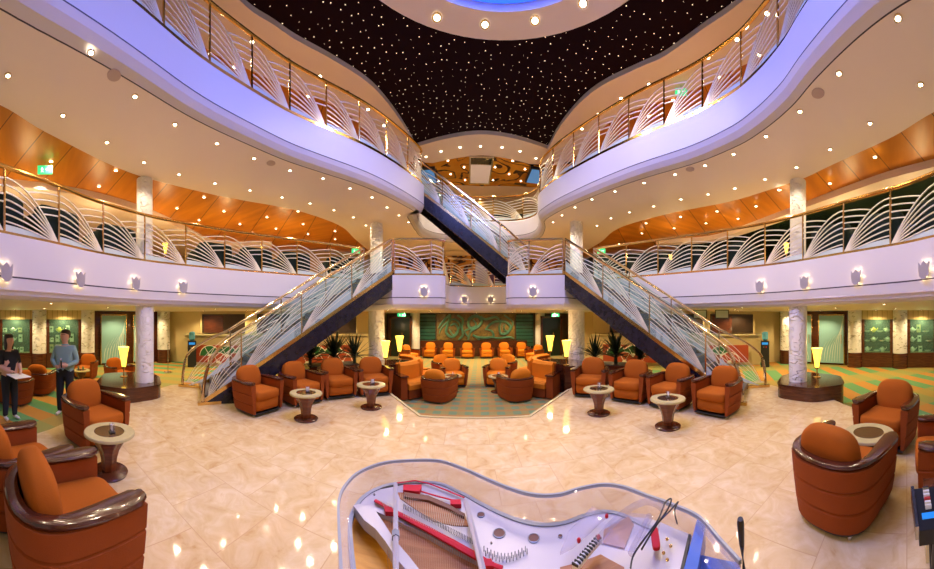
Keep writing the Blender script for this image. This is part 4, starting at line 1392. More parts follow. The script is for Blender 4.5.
# exits with signs
def pictogram(s, k, y):
    fig = [(-.115, -.07), (-.10, -.075), (-.08, -.035), (-.055, -.07), (-.04, -.065), (-.06, -.02), (-.06, .005), (-.035, .0), (-.035, .012), (-.065, .025), (-.068, .06), (-.092, .06), (-.092, .025), (-.12, .01), (-.115, -.002), (-.095, .005), (-.098, -.025)]
    MB().use('signw').vprism([(a * k, b * k) for a, b in fig], (0, y, 0), (1, 0, 0), (0, 1, 0), .006).build('running_figure', None, s)
    arr = [(.02, -.012), (.10, -.012), (.10, -.04), (.15, 0), (.10, .04), (.10, .012), (.02, .012)]
    MB().use('signw').vprism([(a * k, b * k) for a, b in arr], (0, y, 0), (1, 0, 0), (0, 1, 0), .006).build('arrow', None, s)
def exit_door(px, label, idx):
    p = A(px, 14.2)
    t = thing('door_%d' % idx, label, 'door', (p.x, 14.9, 0))
    t['kind'] = 'structure'
    MB().use('wood').prism([(-.62, -.05), (-.52, -.05), (-.52, .05), (-.62, .05)], 0, 2.2).prism([(.52, -.05), (.62, -.05), (.62, .05), (.52, .05)], 0, 2.2).prism([(-.62, -.05), (.62, -.05), (.62, .05), (-.62, .05)], 2.1, 2.22).build('door_frame', None, t)
    MB().use('darkgreen').box((0, .03, 1.05), (1.04, .02, 2.1)).build('door_leaf', None, t)
    MB().use('brass').tube([(.1, -.04, .9), (.1, -.04, 1.3)], .015, 6).build('door_handle', None, t)
    s = thing('exit_sign', 'small green lit exit sign above the %s dark door' % ('left' if px < 467 else 'right'), 'sign', (p.x + (.2 if px < 467 else .05), 14.3, 2.27))
    MB().use('sign').box((0, 0, 0), (.42, .05, .17)).build('housing', None, s)
    pictogram(s, 1.0, -.03)
exit_door(395, 'dark exit door left of the lounge', 1)
exit_door(560, 'dark exit door right of the lounge', 2)
# upper exit sign seen in the left veneer ceiling and the upper right
def hang_sign(px, py, z, label):
    p = P(px, py, z)
    s = thing('exit_sign', label, 'sign', (p.x, p.y, z), rzf(-p.x, -p.y))
    MB().use('sign').box((0, 0, 0), (.30, .04, .16)).build('housing', None, s)
    pictogram(s, .75, -.024)
    MB().use('foot').tube([(0, 0, .08), (0, 0, .16)], .01, 6).build('hanger', None, s)
hang_sign(45, 170, 4.98, 'green lit exit sign hanging under the left veneer ceiling')
hang_sign(681, 92, 7.64, 'green lit exit sign behind the right upper railing')
hang_sign(356, 251, 4.4, 'green lit exit sign by the left column of the middle gallery')
hang_sign(601, 251, 4.4, 'green lit exit sign by the right column of the middle gallery')
# shop windows
random.seed(11)
def shop_window(idx, a, b, label, teal, items):
    """a, b plan ends, display recess behind the wall line"""
    a, b = Vector(a), Vector(b)
    u = (b - a).normalized()
    n = Vector((u.y, -u.x))
    L = (b - a).length
    t = thing('window_%d' % idx, label, 'shop window', (a.x, a.y, 0), math.atan2(u.y, u.x))
    t['kind'] = 'structure'
    # local: x along, -y toward the void
    MB().use('wood').box((L / 2, -.20, .31), (L, .42, .62)).build('base_cabinet', None, t)
    MB().use('wood').box((.06, -.22, 1.32), (.12, .44, 1.4)).box((L - .06, -.22, 1.32), (.12, .44, 1.4)).build('window_frame', None, t)
    MB().use('flute').box((L / 2, -.22, 2.21), (L, .44, .38)).build('pelmet', None, t)
    MB().use('teal').box((L / 2, -.02, 1.32), (L, .02, 1.4)).build('back_panel', None, t)
    MB().use('pane').box((L / 2, -.42, 1.32), (L - .22, .008, 1.38)).build('pane', None, t)
    for z in (.64, 1.06, 1.46):
        MB().use('creamlight' if z < .7 else 'pane').box((L / 2, -.2, z), (L - .2, .32, .02)).build('shelf', None, t)
    POINTS.append((a.x + u.x * L * .5 + n.x * .25, a.y + u.y * L * .5 + n.y * .25, 1.9, 9))
    # wares: things of their own
    k = 0
    for z in (.65, 1.07, 1.47):
        xs = .22
        while xs < L - .22:
            kind = items[k % len(items)]
            k += 1
            w = a + u * xs + n * random.uniform(.22, .32)
            if kind == 'pot':
                m = 'yellowpot' if (z > 1.4 and k % 3 == 0) else 'teapot'
                o = MB().use(m).lathe([(.04, 0), (.085, .05), (.08, .11), (.03, .15), (.01, .17)], n=12).tube([(.075, 0, .06), (.12, 0, .1), (.14, 0, .14)], .014, 5).tube([(-.07, 0, .12), (-.12, 0, .1), (-.08, 0, .04)], .012, 5).build('teapot', smooth=True)
                tag(o, ('yellow' if m == 'yellowpot' else 'white') + ' china teapot in the ' + label.split(' with')[0], 'teapot', 'china in the ' + label.split(' with')[0])
            elif kind == 'box':
                h = random.uniform(.14, .26)
                o = MB().use(random.choice(['paper', 'teapot', 'creamlight'])).box((0, 0, h / 2), (.12, .06, h)).use('pgreen').box((0, -.032, h * .6), (.07, .004, h * .25)).build('gift_box')
                tag(o, 'gift box with green band in the ' + label.split(' with')[0], 'box', 'boxes in the ' + label.split(' with')[0])
            else:
                o = MB().use('teapot').lathe([(.05, 0), (.10, .03), (.11, .05), (.09, .04), (.02, .012)], n=14).build('bowl', smooth=True)
                tag(o, 'white china bowl in the ' + label.split(' with')[0], 'bowl', 'bowls in the ' + label.split(' with')[0])
            o.location = (w.x, w.y, z + .005)
            o.rotation_euler = (0, 0, math.atan2(u.y, u.x) + random.uniform(-.4, .4))
            o.scale = (1.3, 1.3, 1.3)
            xs += random.uniform(.25, .40)
# left wall runs +Y with the void on the right
shop_window(1, (-12, -1.15), (-12, .22), 'left shop window cut by the photo edge with boxes', 1, ['box', 'pot', 'box'])
shop_window(2, (-12, .80), (-12, 2.26), 'left shop window behind the standing man with boxes', 1, ['box', 'box', 'pot'])
shop_window(3, (12.1, 1.9), (12.1, .58), 'right shop window between the carved columns with china', 1, ['pot', 'bowl', 'pot', 'bowl'])
shop_window(4, (12.1, -.02), (12.1, -1.25), 'right shop window cut by the photo edge with china', 1, ['pot', 'box', 'bowl'])
# etched glass doors
def etched(idx, a, b, label, lean):
    a, b = Vector(a), Vector(b)
    u = (b - a).normalized()
    L = (b - a).length
    t = thing('door_%d' % idx, label, 'door', (a.x, a.y, 0), math.atan2(u.y, u.x))
    t['kind'] = 'structure'
    MB().use('frostdoor').box((L / 2, -.10, 1.14), (L - .08, .02, 2.1)).build('door_leaf', None, t)
    MB().use('brass').box((.02, -.1, 1.14), (.04, .05, 2.2)).box((L - .02, -.1, 1.14), (.04, .05, 2.2)).box((L / 2, -.1, 2.22), (L, .05, .05)).build('door_frame', None, t)
    mb = MB().use('etch')
    for k in range(8):
        x = L * (.12 + .1 * k)
        tp = min(L - .08, max(.08, x + lean * (.25 + .09 * k)))
        hgt = 1.0 + .16 * k if lean > 0 else 2.0 - .14 * k
        pts = catmull([(x, -.113, .15), (x + (tp - x) * .25, -.113, .15 + hgt * .5), (tp, -.113, .15 + hgt * .9)], 6)
        mb.tube(pts, [.006 + .016 * math.sin(PI * i / (len(pts) - 1)) for i in range(len(pts))], 4, True, .3)
    mb.build('etched_leaves', None, t)
    MB().use('brass').tube([(L - .14, -.16, .95), (L - .14, -.16, 1.35)], .016, 6).build('door_handle', None, t)
def seg_on_left(px): 
    a = (px - CX) / F
    return (-12.0, 12.0 / math.tan(-a))
def seg_on_right(px):
    a = (px - CX) / F
    return (12.1, 12.1 / math.tan(a))
etched(3, seg_on_left(100), seg_on_left(126), 'frosted glass door etched with tall leaves on the left, nearer leaf', 1)
etched(4, seg_on_left(132), seg_on_left(150), 'frosted glass door etched with tall leaves on the left, farther leaf', -1)
etched(5, seg_on_right(819), seg_on_right(845), 'frosted glass door etched with tall leaves on the right, nearer leaf', 1)
etched(6, seg_on_right(796), seg_on_right(813), 'frosted glass door etched with tall leaves on the right, farther leaf', -1)
# cream bars with windows, fan panels
def bar(side):
    sg = -1 if side == 'left' else 1
    a, b = (Vector((-11.1, 7.22)), Vector((-4.75, 12.3))) if sg < 0 else (Vector((6.05, 12.05)), Vector((11.3, 6.72)))
    u = (b - a).normalized()
    n = Vector((u.y, -u.x))
    L = (b - a).length
    rz = math.atan2(u.y, u.x)
    t = thing('service_counter', 'long cream stone service counter along the back %s wall' % side, 'counter', (a.x + n.x * .1, a.y + n.y * .1, 0), rz)
    MB().use('cream').box((L / 2, -.30, .60), (L, .5, 1.2)).build('body', None, t)
    MB().use('creamlight').box((L / 2, -.30, 1.32), (L + .05, .6, .06)).build('ledge', None, t)
    MB().use('cream').box((L / 2, -.26, 1.25), (L, .4, .1)).build('cornice', None, t)
    # openings above the counter
    k = 3
    for i in range(k):
        xs = L * (.06 + .31 * i) + .2
        w = thing('back_bar_window', 'dark brown opening above the cream counter, %s on the %s' % (('nearest the photo edge', 'middle one', 'nearest the lounge')[i if sg < 0 else 2 - i], side), 'window', (a.x + u.x * xs + n.x * .08, a.y + u.y * xs + n.y * .08, 0), rz)
        MB().use('dark').box((1.0, 0, 1.83), (2.0, .04, .86)).build('opening', None, w)
        MB().use('cream').box((-.04, -.04, 1.83), (.08, .08, .95)).box((2.04, -.04, 1.83), (.08, .08, .95)).build('frame', None, w)
        MB().use('wood').box((.55, -.03, 1.80), (.9, .02, .78)).build('shutter', None, w)
    # scalloped stained panel with overlapping fans in front of the counter
    t = thing('scallop_panel', 'low panel of red, green and white overlapping fans before the %s counter' % side, 'panel', (a.x + n.x * .95, a.y + n.y * .95, 0), rz)
    MB().use('pred').box((L * .5, 0, .55), (L * .84, .04, .74)).build('ground', None, t)
    rr = .46
    for row, (zb, mm) in enumerate(((.46, 'pgreen'), (.18, 'pred'))):
        kk = int(L * .80 / (rr * 1.6))
        for i in range(kk):
            cx = L * .10 + rr + i * rr * 1.62 + (row * rr * .8)
            if cx + rr > L * .92:
                continue
            y = -.03 - .014 * row
            for q, (ro, m) in enumerate(((rr, 'pwhite'), (rr - .035, mm), (.10, 'pwhite'))):
                pts = [(ro * math.cos(PI * j / 14), ro * math.sin(PI * j / 14)) for j in range(15)]
                MB().use(m).vprism(pts, (cx, y - .004 * q, zb), (1, 0, 0), (0, -1, 0), .004).build('fan', None, t)
            mb = MB().use('pwhite')
            for j in (1, 2):
                g = PI * j / 3
                mb.tube([(cx + .1 * math.cos(g), y - .014, zb + .1 * math.sin(g)), (cx + rr * math.cos(g), y - .014, zb + rr * math.sin(g))], .014, 4)
            mb.build('fan_rib', None, t)
    # water dispenser at the outer end
    px = 192 if sg < 0 else 765
    p = A(px, 12.0)
    w = thing('water_dispenser', 'black water dispenser with a blue bottle beside the %s counter' % side, 'water dispenser', (p.x, p.y, 0), rzf(-p.x, -p.y))
    MB().use('black').box((0, 0, .55), (.36, .36, 1.1)).build('cabinet', None, w)
    MB().use('bottle_blue').lathe([(.06, 1.1), (.13, 1.17), (.13, 1.42), (.11, 1.48), (.02, 1.5)], n=16).build('bottle', None, w, True)
    MB().use('foot').box((-.05, -.20, .85), (.03, .05, .05)).build('tap', None, w)
    MB().use('feltred').box((.05, -.20, .85), (.03, .05, .05)).build('tap', None, w)
    MB().use('screenblue').box((0, -.185, 1.0), (.26, .01, .1)).build('display', None, w)
bar('left')
bar('right')
# slim stanchion near the left dispenser
p = A(168, 10.6)
t = thing('stanchion', 'slim silver stanchion post on the left promenade', 'post', (p.x, p.y, 0))
MB().use('foot').lathe([(.16, 0), (.16, .02), (.02, .035)], n=20).build('base', None, t, True)
MB().use('foot').lathe([(.018, .03), (.018, 1.02), (.03, 1.03), (.03, 1.06)], n=10).build('pole', None, t, True)
# framed monitors under the right stair
for k, px in enumerate((700, 722)):
    p = A(px, 10.5)
    o = MB().use('black').box((0, 0, 0), (.5, .05, .32)).use('frost').box((0, -.03, 0), (.44, .01, .26)).build('framed_notice')
    o.location = (p.x * .97, p.y * .97, 2.2)
    o.rotation_euler = (0, 0, rzf(-p.x, -p.y))
    tag(o, 'small framed notice hanging above the right counter, %s one' % ('inner', 'outer')[k], 'notice')
# mural centre post on the middle deck
t = thing('fluted_light_post', 'lilac fluted glass post in the middle of the far balcony railing', 'light column', (A(482, 10.5).x, 10.75, 3.2))
MB().use('purple').lathe([(.28, 0), (.28, .04), (.24, .06)] + [(.24, .1), (.24, .95), (.27, .98), (.27, 1.02)], n=24).build('shaft', None, t, True)
MB().use('brass').lathe([(.285, 1.02), (.285, 1.05)], n=24).build('collar', None, t, True)
# dark branches standing on the middle mural wall
random.seed(5)
t = thing('branch_relief', 'dark branching relief spread over the far amber mural wall', 'relief', (0, 13.42, 0))
for k in range(9):
    x = -3.2 + k * .85
    pts = [(x + (random.random() - .5) * .5 + .25 * j, 0, 3.2 + .33 * j + (random.uniform(-.08, .08) if j else 0)) for j in range(6)]
    if k % 2:
        pts = [(2 * x - a + .6, b, c) for a, b, c in pts]
    MB().use('dark').tube(catmull(pts, 3), .035, 5).build('branch', None, t)
# low sofas seen through the upper far railing
for i, px in enumerate((432, 455, 500, 524)):
    p = A(px, 12.6)
    c = dup(g0, (p.x, p.y, 5.95), rzf(0, 1), 'dark sofa behind the far upper railing', 'sofas behind the far upper railing')

# unseen spots added to brighten the far mural and the upper back wall
for x in (-2.6, -.8, .9, 2.6, 4.4):
    LAMPS.append((x, 12.7, 5.1, 60))
    LAMPS.append((x, 12.6, 7.8, 60))
# ------------------------------------------------------------------ acrylic grand piano
PZ = 1.15
rim_px = [(338.6, 499), (345, 484.5), (359.5, 471), (384, 462), (414, 459.4), (441, 460.3), (465.5, 468.5), (487.6, 478.3), (512, 488), (537, 494), (560, 493.2), (581, 487), (603, 483.5), (624, 486), (645.7, 494), (671, 503), (699, 515.7), (722.7, 541), (741, 560.6)]
ro = [P(x, y, PZ) for x, y in rim_px]
ro = [Vector((p.x, p.y)) for p in ro]
pre = [P(341, 700, PZ), P(341, 600, PZ), P(339.5, 550, PZ), P(338, 520, PZ)]
ro = [Vector((p.x, p.y)) for p in pre] + ro
ro = catmull(ro, 5)
t = thing('grand_piano', 'clear acrylic grand piano with white plate and red felts in the foreground', 'piano', (0, 0, MZ))
lz = lambda z: z - MZ
def rimstrip(name, d0, d1, z0, z1, m, path=ro):
    a, b = offset(path, -d0), offset(path, -d1)
    k = len(a)
    vs = [(p.x, p.y, lz(z)) for z in (z0, z1) for p in a] + [(p.x, p.y, lz(z)) for z in (z1, z0) for p in b]
    fs = [(r * k + i, r * k + i + 1, ((r + 1) % 4) * k + i + 1, ((r + 1) % 4) * k + i) for r in range(4) for i in range(k - 1)]
    fs += [(0, k, 2 * k, 3 * k), (k - 1, 2 * k - 1, 3 * k - 1, 4 * k - 1)]
    return MB().use(m).add(vs, fs).build(name, None, t, True)
rimstrip('acrylic_rim', 0, .042, .86, PZ, 'acrylic')
rimstrip('rim_edge', -.003, .008, PZ - .012, PZ + .003, 'rim_edge')
rimstrip('inner_ledge', .042, .062, PZ - .125, PZ - .10, 'rim_edge')
# the case floor and bottom board
inn = offset(ro, -.045)
cx0 = Vector((.62, .30))
poly = [X2(p) for p in inn] + [(.60, .26), (.2, .20), (-.1, .22)]
MB().use('amberboard').prism(poly, lz(.98), lz(1.0)).build('soundboard', None, t)
def flat(name, pts, z, m, th=.012, sm=False):
    q = [P(x, y, z) for x, y in pts]
    return MB().use(m).prism([X2(p) for p in q], lz(z - th), lz(z)).build(name, None, t)
def crop1(pts):
    return [(330 + x / 4.06, 450 + y / 4.06) for x, y in pts]
def crop2(pts):
    return [(560 + x / 4.67, 460 + y / 4.67) for x, y in pts]
PL = 1.045
plate = crop1([(95, 232), (150, 182), (200, 160), (265, 148), (340, 132), (420, 135), (500, 152), (600, 205), (740, 268), (880, 296), (960, 292)]) + crop2([(100, 262), (190, 236), (300, 262), (420, 272), (560, 330), (600, 350), (560, 430), (500, 520), (300, 560)]) + crop1([(700, 500), (640, 470), (560, 430), (400, 345), (270, 285), (190, 250), (160, 270)])
flat('cast_plate', plate, PL, 'silverplate', .02)
# wide stringed field in front of the red felt line
flat('string_bed', crop1([(190, 262), (270, 295), (400, 352), (560, 432), (650, 492), (640, 640), (360, 640), (355, 500), (270, 390), (215, 300)]), PL - .02, 'copper', .01)
# oval window in the plate with the bass bridge in it
flat('bridge_window', crop1([(275, 172), (320, 172), (400, 187), (480, 222), (548, 262), (562, 308), (500, 305), (420, 288), (340, 235), (285, 195)]), PL + .004, 'copper', .006)
flat('bridge_cap', crop1([(300, 170), (400, 184), (480, 218), (548, 258), (548, 272), (480, 236), (400, 203), (300, 188)]), PL + .016, 'gport', .014)
# curved white arm of the plate
flat('plate_arm', crop1([(95, 225), (120, 218), (180, 240), (215, 290), (260, 360), (320, 430), (375, 500), (320, 500), (270, 440), (225, 370), (185, 320), (140, 285)]), PL + .03, 'silverplate', .045)
def bar3(name, a, b, z, r, m):
    pa, pb = P(a[0], a[1], z), P(b[0], b[1], z)
    pa.z -= MZ; pb.z -= MZ
    return MB().use(m).tube([pa, pb], r, 6).build(name, None, t, True)
c1 = lambda x, y: (330 + x / 4.06, 450 + y / 4.06)
c2 = lambda x, y: (560 + x / 4.67, 460 + y / 4.67)
bar3('plate_strut', c1(266, 140), c1(268, 520), PL + .06, .012, 'silverplate')
bar3('plate_strut', c1(552, 205), c1(622, 500), PL + .05, .013, 'silverplate')
o = bar3('strut_collar', c1(266, 335), c1(267, 358), PL + .06, .017, 'rim_edge')
def felt(pts, r=.010, z=PL + .012):
    q = [P(x, y, z) for x, y in crop1(pts)]
    for p in q: p.z -= MZ
    MB().use('feltred').tube(q, r, 6, True, .6).build('red_felt', None, t)
felt([(183, 205), (245, 240), (300, 268), (400, 318), (500, 372), (585, 420), (640, 460), (700, 480)], .010)
felt([(240, 240), (300, 272), (400, 325), (500, 380), (600, 436), (660, 470)], .014)
felt([(272, 134), (345, 124), (400, 135), (470, 162), (545, 193)], .005)
felt([(370, 168), (500, 204)], .005)
for pts in ([(297, 140), (372, 140), (372, 150), (362, 168), (297, 162)], [(488, 200), (530, 200), (533, 220), (490, 220)], [(220, 228), (250, 232), (258, 252), (225, 250)], [(622, 440), (655, 440), (665, 470), (630, 470)]):
    flat('felt_block', crop1(pts), PL + .022, 'feltred', .02)
# strings
mbs = []
def strings(p0, p1, q0, q1, n, z, m, r):
    for i in range(n):
        f = i / (n - 1)
        a = P(*c1(p0[0] + (p1[0] - p0[0]) * f, p0[1] + (p1[1] - p0[1]) * f), z)
        b = P(*c1(q0[0] + (q1[0] - q0[0]) * f, q0[1] + (q1[1] - q0[1]) * f), z)
        a.z -= MZ; b.z -= MZ
        MB().use(m).tube([a, b], r, 3, False).build('string', None, t, fix=False)
strings((225, 262), (640, 470), (240, 560), (640, 600), 46, PL + .006, 'wound', .0011)
strings((285, 176), (548, 268), (300, 268), (520, 370), 34, PL + .02, 'string', .0010)
strings((205, 200), (250, 222), (225, 240), (270, 258), 8, PL + .02, 'string', .0010)
# tuning pins along the plate
mb = None
for i in range(46):
    f = i / 45
    x, y = 300 + 290 * f, 258 + 150 * f
    p = P(*c1(x, y - 22), PL + .002)
    MB().use('rim_edge').tube([(p.x, p.y, lz(PL)), (p.x, p.y, lz(PL + .022))], .0022, 5).build('tuning_pin', None, t)
for i in range(26):
    p = P(*c1(625 + 7 * i, 410 + 30 * math.sin(i * .13) + (i % 2) * 14), PL + .002)
    MB().use('rim_edge').tube([(p.x, p.y, lz(PL)), (p.x, p.y, lz(PL + .022))], .0022, 5).build('tuning_pin', None, t)
for x, y, r in ((613, 265, .016), (687, 340, .024), (827, 360, .022), (180, 183, .005), (905, 300, .006), (655, 380, .004), (570, 190, .006), (935, 352, .008)):
    p = P(*c1(x, y), PL)
    MB().use('rim_edge').lathe([(r * 1.15, .0), (r * 1.15, .004), (r, .005)], (p.x, p.y, lz(PL)), 20, False).use('gport').lathe([(r, .003), (.0005, .003)], (p.x, p.y, lz(PL)), 20, False).build('plate_port', None, t)
# acrylic music desk frame, keyboard cheek and lid prop on the right
def slab(name, pts, z, m, th):
    q = [P(x, y, zz) for (x, y), zz in zip(pts, z)]
    a = [Vector((p.x, p.y, p.z - MZ)) for p in q]
    n = (a[1] - a[0]).cross(a[2] - a[0]).normalized() * th
    vs = a + [p + n for p in a]
    k = len(a)
    return MB().use(m).add(vs, [tuple(range(k)), tuple(range(k, 2 * k))[::-1]] + [(i, (i + 1) % k, k + (i + 1) % k, k + i) for i in range(k)]).build(name, None, t)
slab('desk_panel', [c2(235, 300), c2(330, 245), c2(420, 255), c2(345, 420), c2(190, 385)], [1.16, 1.17, 1.17, 1.14, 1.14], 'acrylic', .01)
q = [P(*c2(x, y), z) - Vector((0, 0, MZ)) for x, y, z in ((170, 385, 1.13), (250, 290, 1.17), (330, 225, 1.2), (400, 195, 1.22), (450, 205, 1.22), (480, 228, 1.21))]
MB().use('acrylic').tube(catmull(q, 4), .014, 6).build('desk_frame', None, t, True)
q = [P(*c2(x, y), z) - Vector((0, 0, MZ)) for x, y, z in ((330, 440, 1.13), (380, 350, 1.15), (420, 260, 1.17))]
MB().use('acrylic').tube(q, .014, 6).build('desk_rib', None, t, True)
flat('desk_bed', crop2([(205, 325), (320, 262), (345, 300), (300, 410), (200, 385)]), PL + .006, 'copper', .006)
flat('desk_bed', crop2([(0, 500), (110, 470), (190, 440), (300, 500), (300, 560), (0, 560)]), PL + .006, 'copper', .006)
slab('desk_shelf', [c2(40, 330), c2(150, 215), c2(225, 250), c2(60, 400), c2(0, 430)], [1.10, 1.12, 1.12, 1.10, 1.10], 'acrylic', .012)
for x, y in ((88, 375), (180, 360), (218, 262)):
    p = P(*c2(x, y), 1.13)
    MB().use('feltred').sup((p.x, p.y, p.z - MZ), (.008, .008, .010), 1, 1, 10, 6).build('knob', None, t, True)
q = [P(*c2(x, y), 1.10) - Vector((0, 0, MZ)) for x, y in ((70, 505), (120, 440), (180, 375))]
MB().use('paper').tube(q, .014, 6).build('toothed_rail', None, t)
for i in range(11):
    p = q[0].lerp(q[2], i / 10) + Vector((0, 0, .012))
    MB().use('black').box((p.x, p.y, p.z), (.024, .005, .008), 2.2).build('rail_tooth', None, t)
# white key bed end with the sloped blue cheek
slab('key_slip', [c2(470, 290), c2(615, 350), c2(560, 520), c2(420, 520)], [1.08, 1.08, 1.08, 1.08], 'silverplate', .015)
slab('cheek', [c2(640, 278), c2(680, 300), c2(640, 520), c2(575, 520)], [1.12, 1.12, 1.12, 1.12], 'acrylic_blue', .10)
slab('key_lid', [c2(650, 440), c2(830, 478), c2(850, 530), c2(640, 530)], [1.06, 1.06, 1.06, 1.06], 'acrylic_blue', .03)
slab('cheek_edge', [c2(600, 345), c2(612, 348), c2(575, 515), c2(560, 515)], [1.10, 1.10, 1.10, 1.10], 'black', .01)
slab('cheek_brace', [c2(680, 290), c2(760, 370), c2(845, 470), c2(830, 478), c2(735, 390), c2(665, 310)], [1.14] * 6, 'acrylic', .02)
for k in range(4):
    x, y = 500 + (k % 2) * 25 - k * 8, 370 + k * 32
    p = P(*c2(x, y), 1.095)
    MB().use('brass').sup((p.x, p.y, p.z - MZ), (.007, .007, .006), 1, 1, 8, 6).build('stud', None, t, True)
# acrylic legs and pedal lyre
for x, y in ((-.42, 1.0), (.62, .62), (-.16, .42)):
    MB().use('acrylic').lathe([(.03, 0), (.04, .04), (.05, .3), (.065, .56)], (x, y, 0), 16).build('leg', None, t, True)
MB().use('acrylic').prism(poly, lz(.86), lz(.87)).build('bottom_board', None, t)
# things lying on the piano
p = P(*c2(445, 380), 1.10)
o = MB().use('feltred').sup((0, 0, 0), (.055, .016, .010), .5, .5, 16, 8).build('red_eyeglass_case', smooth=True)
o.location = (p.x, p.y, 1.112)
o.rotation_euler = (0, 0, 1.0)
tag(o, 'small red case lying on the white end of the acrylic piano', 'case')
t2 = thing('headset_cable', 'thin black cable looped over the clear piano rim on the right', 'cable')
q = [P(*c2(x, y), z) for x, y, z in ((330, 505, 1.12), (345, 440, 1.13), (400, 360, 1.17), (460, 275, 1.2), (490, 200, 1.2), (520, 182, 1.2), (500, 235, 1.19), (440, 320, 1.18), (380, 420, 1.15))]
MB().use('black').tube(catmull(q, 5), .0035, 5).build('loop', None, t2, True)
q = [P(*c2(x, y), z) for x, y, z in ((460, 290, 1.18), (510, 240, 1.2), (552, 195, 1.2), (535, 235, 1.18), (548, 300, 1.14))]
MB().use('black').tube(catmull(q, 5), .0030, 5).build('loop', None, t2, True)
# gooseneck microphone at the right end
t3 = thing('microphone', 'slim black microphone on a stand at the right end of the piano', 'microphone')
a, b, c = P(740.3, 519, 1.28), P(741.8, 545, 1.17), P(744, 572, 1.05)
ft = Vector((c.x + .05, c.y - .12, MZ))
MB().use('black').tube([a, a.lerp(b, .15), a.lerp(b, .6), b], [.010, .0125, .011, .009], 10).build('capsule', None, t3, True)
MB().use('black').tube([b, c, Vector((ft.x, ft.y, c.z - .12)), ft + Vector((0, 0, .03))], .009, 8).build('stand', None, t3, True)
MB().use('black').lathe([(.11, 0), (.11, .02), (.02, .03)], (ft.x, ft.y, MZ), 20).build('base', None, t3, True)

# ------------------------------------------------------------------ mixing console on its stand, right edge
cz = 1.08
pa, pb = P(914, 489, cz), P(919, 529, cz - .10)
t = thing('mixing_console', 'black mixing console with white faders on a stand at the right edge', 'mixing desk', (0, 0, 0))
ux = Vector((pb.x - pa.x, pb.y - pa.y, 0)); d1 = ux.normalized(); dn = Vector((d1.y, -d1.x, 0))
if dn.y > 0: dn = -dn
L1 = (Vector((pb.x, pb.y, pb.z)) - pa).length
Wd = .55
def cs(u, v, h=0.):
    return pa.lerp(pb, u) + dn * (v * Wd) + Vector((0, 0, h))
def quadbox(mb, u0, u1, v0, v1, h0, h1):
    vs = [cs(u, v, h) for h in (h0, h1) for u, v in ((u0, v0), (u1, v0), (u1, v1), (u0, v1))]
    mb.add(vs, [(3, 2, 1, 0), (4, 5, 6, 7), (0, 1, 5, 4), (1, 2, 6, 5), (2, 3, 7, 6), (3, 0, 4, 7)])
mb = MB().use('black'); quadbox(mb, 0, 1.05, 0, 1, -.07, 0); mb.build('body', None, t)
mb = MB().use('screenblue'); quadbox(mb, .66, .80, .04, .96, 0, .004); mb.build('blue_strip', None, t)
mb = MB().use('foot'); quadbox(mb, -.02, 1.0, -.03, 0, -.05, .012); mb.build('side_rail', None, t)
for i in range(6):
    for j in range(7):
        u, v = .07 + .095 * i, .08 + .125 * j
        mb = MB().use('fadwhite' if (i + j) % 3 else ('fadred' if i % 2 else 'foot'))
        quadbox(mb, u - .02, u + .025, v, v + .055, 0, .018)
        mb.build('fader', None, t)
st = thing('keyboard_stand', 'black folding stand under the mixing console', 'stand', (0, 0, 0))
for v in (.15, .85):
    a, b = cs(.1, v, -.085), cs(.95, v, -.085)
    a2, b2 = Vector((a.x, a.y, MZ + .015)), Vector((b.x, b.y, MZ + .015))
    MB().use('black').tube([a, b2 + (b2 - a2) * .25], .016, 8).build('leg', None, st, True)
    MB().use('black').tube([b, a2 - (b2 - a2) * .25], .016, 8).build('leg', None, st, True)
# pale wooden box on the floor behind the console
p = P(930, 470, .75)
o = MB().use('creamlight').box((0, 0, .0), (.24, .22, .42)).use('wood').box((0, 0, .22), (.25, .23, .02)).build('wooden_crate')
o.location = (2.02, -.24, MZ + .212)
tag(o, 'pale wooden crate on the floor behind the mixing console', 'crate')

